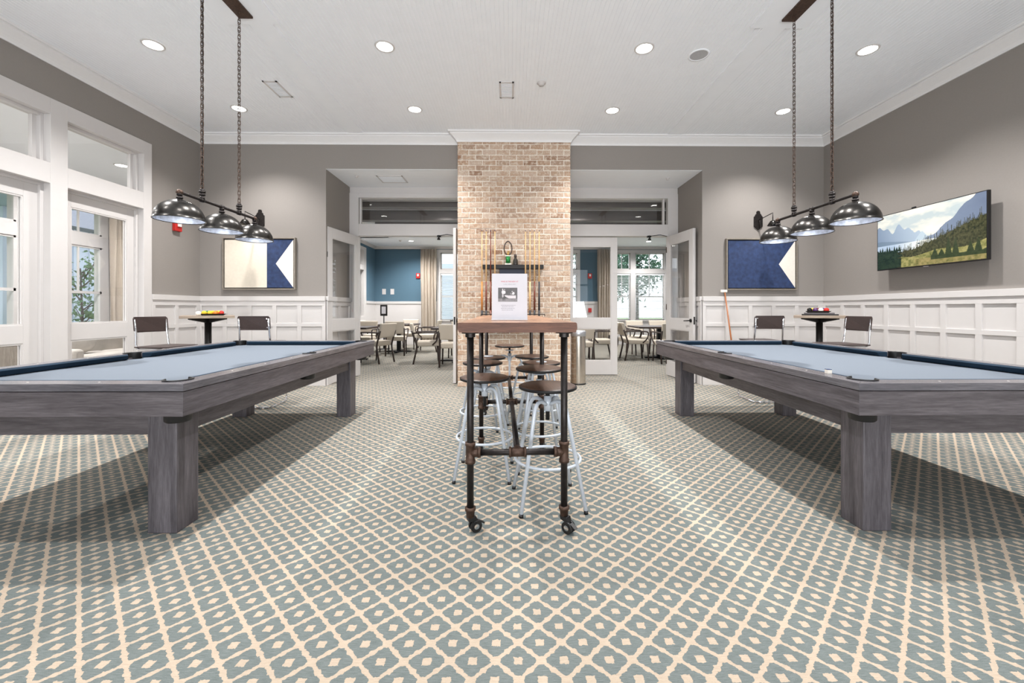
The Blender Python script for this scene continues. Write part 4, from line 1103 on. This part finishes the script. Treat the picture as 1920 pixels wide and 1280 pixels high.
def tray(loc, label, w=.36, d=.22, rot=0):
    t = thing('ball_tray', label, 'tray', loc, rot)
    m = MB(); h = .022; q = .03
    lo = [(-w/2+q, -d/2+q*.6), (w/2-q, -d/2+q*.6), (w/2-q, d/2-q*.6), (-w/2+q, d/2-q*.6)]; hi = [(-w/2, -d/2), (w/2, -d/2), (w/2, d/2), (-w/2, d/2)]
    A = m.ring([(x, y, 0) for x, y in lo]); B = m.ring([(x, y, h) for x, y in hi]); Cc = m.ring([(x*.97, y*.96, h) for x, y in hi]); E = m.ring([(x*.97, y*.96, .005) for x, y in lo])
    m._f(A[::-1])
    for P_, Q_ in ((A, B), (B, Cc), (Cc, E)):
        for i in range(4): m._f([P_[i], P_[(i+1) % 4], Q_[(i+1) % 4], Q_[i]])
    m._f(E); m.build('shell', M['plastic_black'], t)
tray((-3.79, 5.26, 1.078), 'black tray of pool balls on the left corner table', .275, .215, .62)
balls(-3.79, 5.26, 1.083, ['yellow', 'yellow', 'orange', 'red', 'green', 'yellow', 'yellow', 'orange', 'green', 'orange', 'maroon', 'blue'][:12], 'left corner table', 'pool balls on the left corner table', .62)
cb_ = MB().sphere((0, 0, 0), .0286, n=20, m=12).build('pool_ball', ballm['white']); cb_.location = (-3.845, 5.09, 1.1066)
tag(cb_, 'white cue ball beside the black tray on the left corner table', 'ball')
t = thing('game_box', 'flat dark game box under the ball tray on the right corner table', 'box', (4.01, 5.27, 1.078), -.62)
MB().box(-.19, -.13, 0, .19, .13, .018).build('box_base', M['black'], t, bevel=.002); MB().box(-.165, -.12, .018, .15, .12, .036).build('box_lid', M['oak_x'], t, bevel=.002)
tray((3.98, 5.26, 1.114), 'black tray of pool balls on the right corner table', .275, .215, -.62)
balls(3.98, 5.26, 1.119, ['black', 'purple', 'white', 'red', 'yellow', 'maroon', 'purple', 'orange', 'yellow', 'blue', 'red', 'green'], 'right corner table', 'pool balls on the right corner table', -.62)

# bridge stick leaning on the right of the end wall
p0 = Vector((3.36, 6.02, 0)); p1 = Vector((3.265, 6.205, 1.425))
br = thing('bridge_stick', 'brown cue bridge stick with a white head leaning on the white wainscot', 'cue', tuple(p0))
v = p1-p0
MB().tube([(0, 0, .008), tuple(v)], [.014, .009], 12).build('stick', redw if 0 else plain('honey brown cue wood', lin(160, 96, 52), .35, var=.1), br)
m = MB(); m.box(v.x-.065, v.y-.012, v.z-.01, v.x+.035, v.y+.008, v.z+.03); m.build('bridge_head', M['flagwhite'], br, bevel=.006)

# ================================================================== DINING FURNITURE
def dining_chair():
    t = thing('dining_chair', '', 'chair')   # faces +y
    m = MB(); m.box(-.235, -.22, .37, .235, .25, .48); m.build('seat', M['fabric'], t, bevel=.035, seg=4)
    m = MB(); m.hexa([(-.22, -.30, .55), (.22, -.30, .55), (.22, -.235, .55), (-.22, -.235, .55), (-.235, -.385, .86), (.235, -.385, .86), (.235, -.315, .86), (-.235, -.315, .86)]); m.build('backrest', M['fabric'], t, bevel=.025, seg=4)
    for s in (-1, 1):
        MB().tube([(s*.215, .21, .38), (s*.225, .235, 0)], [.02, .014], 8).build('leg', M['chair_wood'], t)
        MB().tube(bez([(s*.225, -.33, .70), (s*.222, -.24, .45), (s*.22, -.22, .36), (s*.225, -.30, 0)], .1), [.018]*14, 8).build('leg', M['chair_wood'], t)
        MB().tube(bez([(s*.232, -.31, .655), (s*.27, -.05, .665), (s*.27, .23, .66), (s*.262, .20, .50), (s*.235, .10, .40)], .09), .015, 8).build('armrest', M['chair_wood'], t)
    return t
def dining_table(x, y, w, d, label, r=0):
    t = thing('dining_table', label, 'table', (x, y, 0), r, 'dining tables beyond the glass doors')
    MB().box(-w/2, -d/2, .72, w/2, d/2, .76).build('tabletop', M['chair_wood'], t, bevel=.006)
    MB().box(-.05, -.05, .03, .05, .05, .72).build('column', M['black'], t)
    m = MB(); m.box(-.34, -.04, 0, .34, .04, .035); m.box(-.04, -.34, 0, .04, .34, .035); m.build('base', M['black'], t, bevel=.004)
dining_table(-3.62, 9.45, .95, .95, 'dark dining table nearest the left side wall')
dining_table(-3.05, 11.25, .95, .95, 'dark dining table in front of the blue wall')
dining_table(-1.22, 9.2, .95, .95, 'dark dining table seen just left of the brick column')
dining_table(1.35, 9.45, .95, .95, 'dark dining table seen through the closed glass door')
dining_table(3.55, 9.75, 1.25, .95, 'dark dining table in the right doorway')
dc = dining_chair()
dch = [(-2.93, 9.00, 1.1, 'in the left doorway, nearest, its back turned to the camera'), (-3.65, 10.25, PI, 'behind the left side table, facing the camera'), (-4.12, 8.75, -.5, 'against the left side wall'),
       (-2.90, 10.45, .15, 'in front of the blue wall table, back to the camera'), (-2.30, 11.35, PI/2, 'right of the blue wall table, facing left'), (-3.0, 12.05, PI, 'behind the blue wall table, facing the camera'), (-3.75, 11.3, -PI/2, 'left of the blue wall table, facing right'),
       (-1.80, 8.93, -PI/2+.2, 'in the left doorway facing right toward the column'), (-1.20, 8.45, .05, 'just left of the brick column, back to the camera'), (-1.25, 10.0, PI, 'behind the table left of the column, facing the camera'),
       (2.08, 9.45, PI/2, 'behind the closed glass door, facing left'), (1.50, 8.68, 0, 'right behind the trash can seen through glass, back to the camera'), (.62, 9.45, -PI/2, 'hidden behind the brick column'),
       (2.88, 9.42, -PI/2, 'in the right doorway nearest, facing right'), (2.92, 10.02, -PI/2, 'in the right doorway second back, facing right'), (3.42, 8.92, .0, 'at the near side of the right doorway table'), (3.35, 10.72, PI, 'behind the right doorway table, facing the camera'), (3.98, 10.72, PI, 'behind the right doorway table beside the open door'), (4.4, 9.7, PI/2, 'at the right end of the right doorway table')]
for i, (x, y, rz, lab) in enumerate(dch):
    o = dc if i == 0 else copy_tree(dc)
    o.location = (x, y, 0); o.rotation_euler = (0, 0, rz); o['label'] = 'taupe upholstered dining chair '+lab; o['group'] = 'dining chairs beyond the glass doors'
t = thing('floor_sign', 'black framed notice on a pole before the white dining wainscot', 'sign', (-3.68, 11.95, 0))
MB().box(-.10, -.015, .97, .10, .015, 1.29).build('frame', M['black'], t, bevel=.003); MB().box(-.06, -.018, 1.03, .06, -.015, 1.24).build('notice', M['paper'], t)
MB().cyl((0, 0, .02), (0, 0, .97), .016, 12).build('pole', M['black'], t); MB().lathe([(.001, 0), (.17, 0), (.17, .015), (.02, .03)], n=24).build('base', M['black'], t)

# ================================================================== OUTSIDE
struct(MB().box(-60, -30, -.4, SX-.2, 60, -.1).build('ground_left', M['grass']))
struct(MB().box(SX-.2, 14.1, -.4, 60, 60, -.1).build('ground_far', M['grass']))
def tree(loc, h, label, spread=1.2, nleaf=900, mat='leaf', lean=0., ls=.07, group=None, z0=.25):
    t = thing('tree', label, 'tree', loc, 0, group); rnd = random.Random(int(abs(loc[0]*100)))
    m = MB(); ends = []
    m.tube([(0, 0, 0), (lean*.5, 0, h*.3), (lean, 0, h*.75)], [.05*h/4, .035*h/4, .014*h/4], 8)
    for k in range(14):
        zz = h*(z0+.5*k/14); a = rnd.uniform(0, 2*PI); l = spread*rnd.uniform(.5, 1); b = Vector((lean*zz/h, 0, zz)); e = b+Vector((math.cos(a)*l, math.sin(a)*l, l*rnd.uniform(.5, 1.3)))
        m.tube([b, (b+e)/2+Vector((0, 0, .08)), e], [.014, .009, .004], 5); ends.append((b, e))
    m.build('trunk', M['bark'], t)
    m = MB()
    for k in range(nleaf):
        b, e = rnd.choice(ends); c = b.lerp(e, rnd.uniform(.3, 1.1))+Vector((rnd.gauss(0, .16), rnd.gauss(0, .16), rnd.gauss(0, .16)))*spread
        u = Vector((rnd.gauss(0,1), rnd.gauss(0,1), rnd.gauss(0,1))).normalized(); v_ = u.orthogonal().normalized()
        s_ = ls*rnd.uniform(.6, 1.2); m.quad(c-u*s_, c+v_*s_*.45, c+u*s_, c-v_*s_*.45)
    m.build('foliage', M[mat], t)
tree((-9.5, 9.25, -.1), 2.9, 'small leafy tree outside the sunroom, seen through the right glazed door', .8, 700, lean=-.1, ls=.06)
tree((-10.75, 8.75, -.1), 2.4, 'leafy shrub tree outside, seen through the leftmost glazed door', .5, 700, ls=.06)
tree((-19, 14.6, -.1), 6, 'distant tree beyond the lawn, seen through the leftmost glazed door', 2.2, 1500, 'pine', ls=.16)
for i, (x, y, h) in enumerate(((5.2, 23, 8), (8.4, 27, 9), (12.6, 25, 8), (3.0, 33, 9), (17, 32, 9), (9.2, 37, 10))):
    tree((x, y, -.1), h, 'tall pale pine behind the dining room blinds, %s' % ('nearest the narrow window', 'centre of the wide window', 'right side of the wide window', 'far behind the blue pier', 'hidden right behind the open door', 'farthest in the wide window')[i], 2.4, 1600, 'pine', ls=.2, group='pines outside the dining room', z0=.2)
t = thing('house', 'white board and batten house outside with grey shingled roof', 'house', (-11.2, 12.3, -.1))
m = MB(); m.box(-5, -2.6, 0, 0, 5, 3.3)
for k in range(19): yy = -2.5+k*.40; m.box(0, yy, 0, .03, yy+.06, 3.3)
for k in range(12): xx = -4.9+k*.42; m.box(xx, -2.63, 0, xx+.06, -2.6, 3.3)
m.build('siding', M['siding'], t)
m = MB(); m.hexa([(-5.5, -3.2, 3.3), (.5, -3.2, 3.3), (.5, 5.5, 3.3), (-5.5, 5.5, 3.3), (-2.8, -3.2, 4.9), (-2.2, -3.2, 4.9), (-2.2, 5.5, 4.9), (-2.8, 5.5, 4.9)]); m.build('roof', M['shingle'], t)
t = thing('house', 'distant pale cottage with a steep grey roof, seen through the leftmost glazed door', 'house', (-24, 18.8, -.1))
m = MB(); m.box(-3, -3, 0, 3, 3, 3.0); m.build('siding', M['siding'], t)
m = MB(); m.hexa([(-3.5, -3.6, 3.0), (3.5, -3.6, 3.0), (3.5, 3.6, 3.0), (-3.5, 3.6, 3.0), (-3.5, -.1, 6.2), (3.5, -.1, 6.2), (3.5, .1, 6.2), (-3.5, .1, 6.2)]); m.build('roof', M['shingle'], t)
m = MB(); m.box(-10.4, 1, 3.2, SX-.14, 8.55, 3.3); struct(m.build('ceiling_porch', plain('blue grey porch soffit', lin(168, 182, 200), .7)))
t = thing('porch_column', 'square white porch column outside the sunroom windows', 'column', (-10.1, 8.28, -.1)); MB().box(-.10, -.10, 0, .10, .10, 3.3).build('shaft', M['siding'], t, bevel=.005); MB().box(-.14, -.14, 0, .14, .14, .2).build('base', M['siding'], t)
t = thing('garden_fence', 'black iron garden fence outside beyond the shrubs', 'fence', (-14.0, 9.4, -.1))
m = MB()
for k in range(40): m.box(-2+k*.1, -.008, 0, -1.985+k*.1, .008, 1.1)
m.build('pickets', M['black'], t); m = MB(); m.box(-2, -.012, 1.0, 2, .012, 1.04); m.box(-2, -.012, .15, 2, .012, .19); m.build('rails', M['black'], t)
t = thing('house', 'white sided building outside the left dining window', 'house', (-4.5, 21, -.1)); MB().box(-4, 0, 0, 4, 4, 3.6).build('siding', M['siding'], t); m = MB(); m.box(2.0, -.05, .9, 3.4, 0, 2.0); m.build('window', plain('blue grey window', lin(140, 160, 184), .2), t)
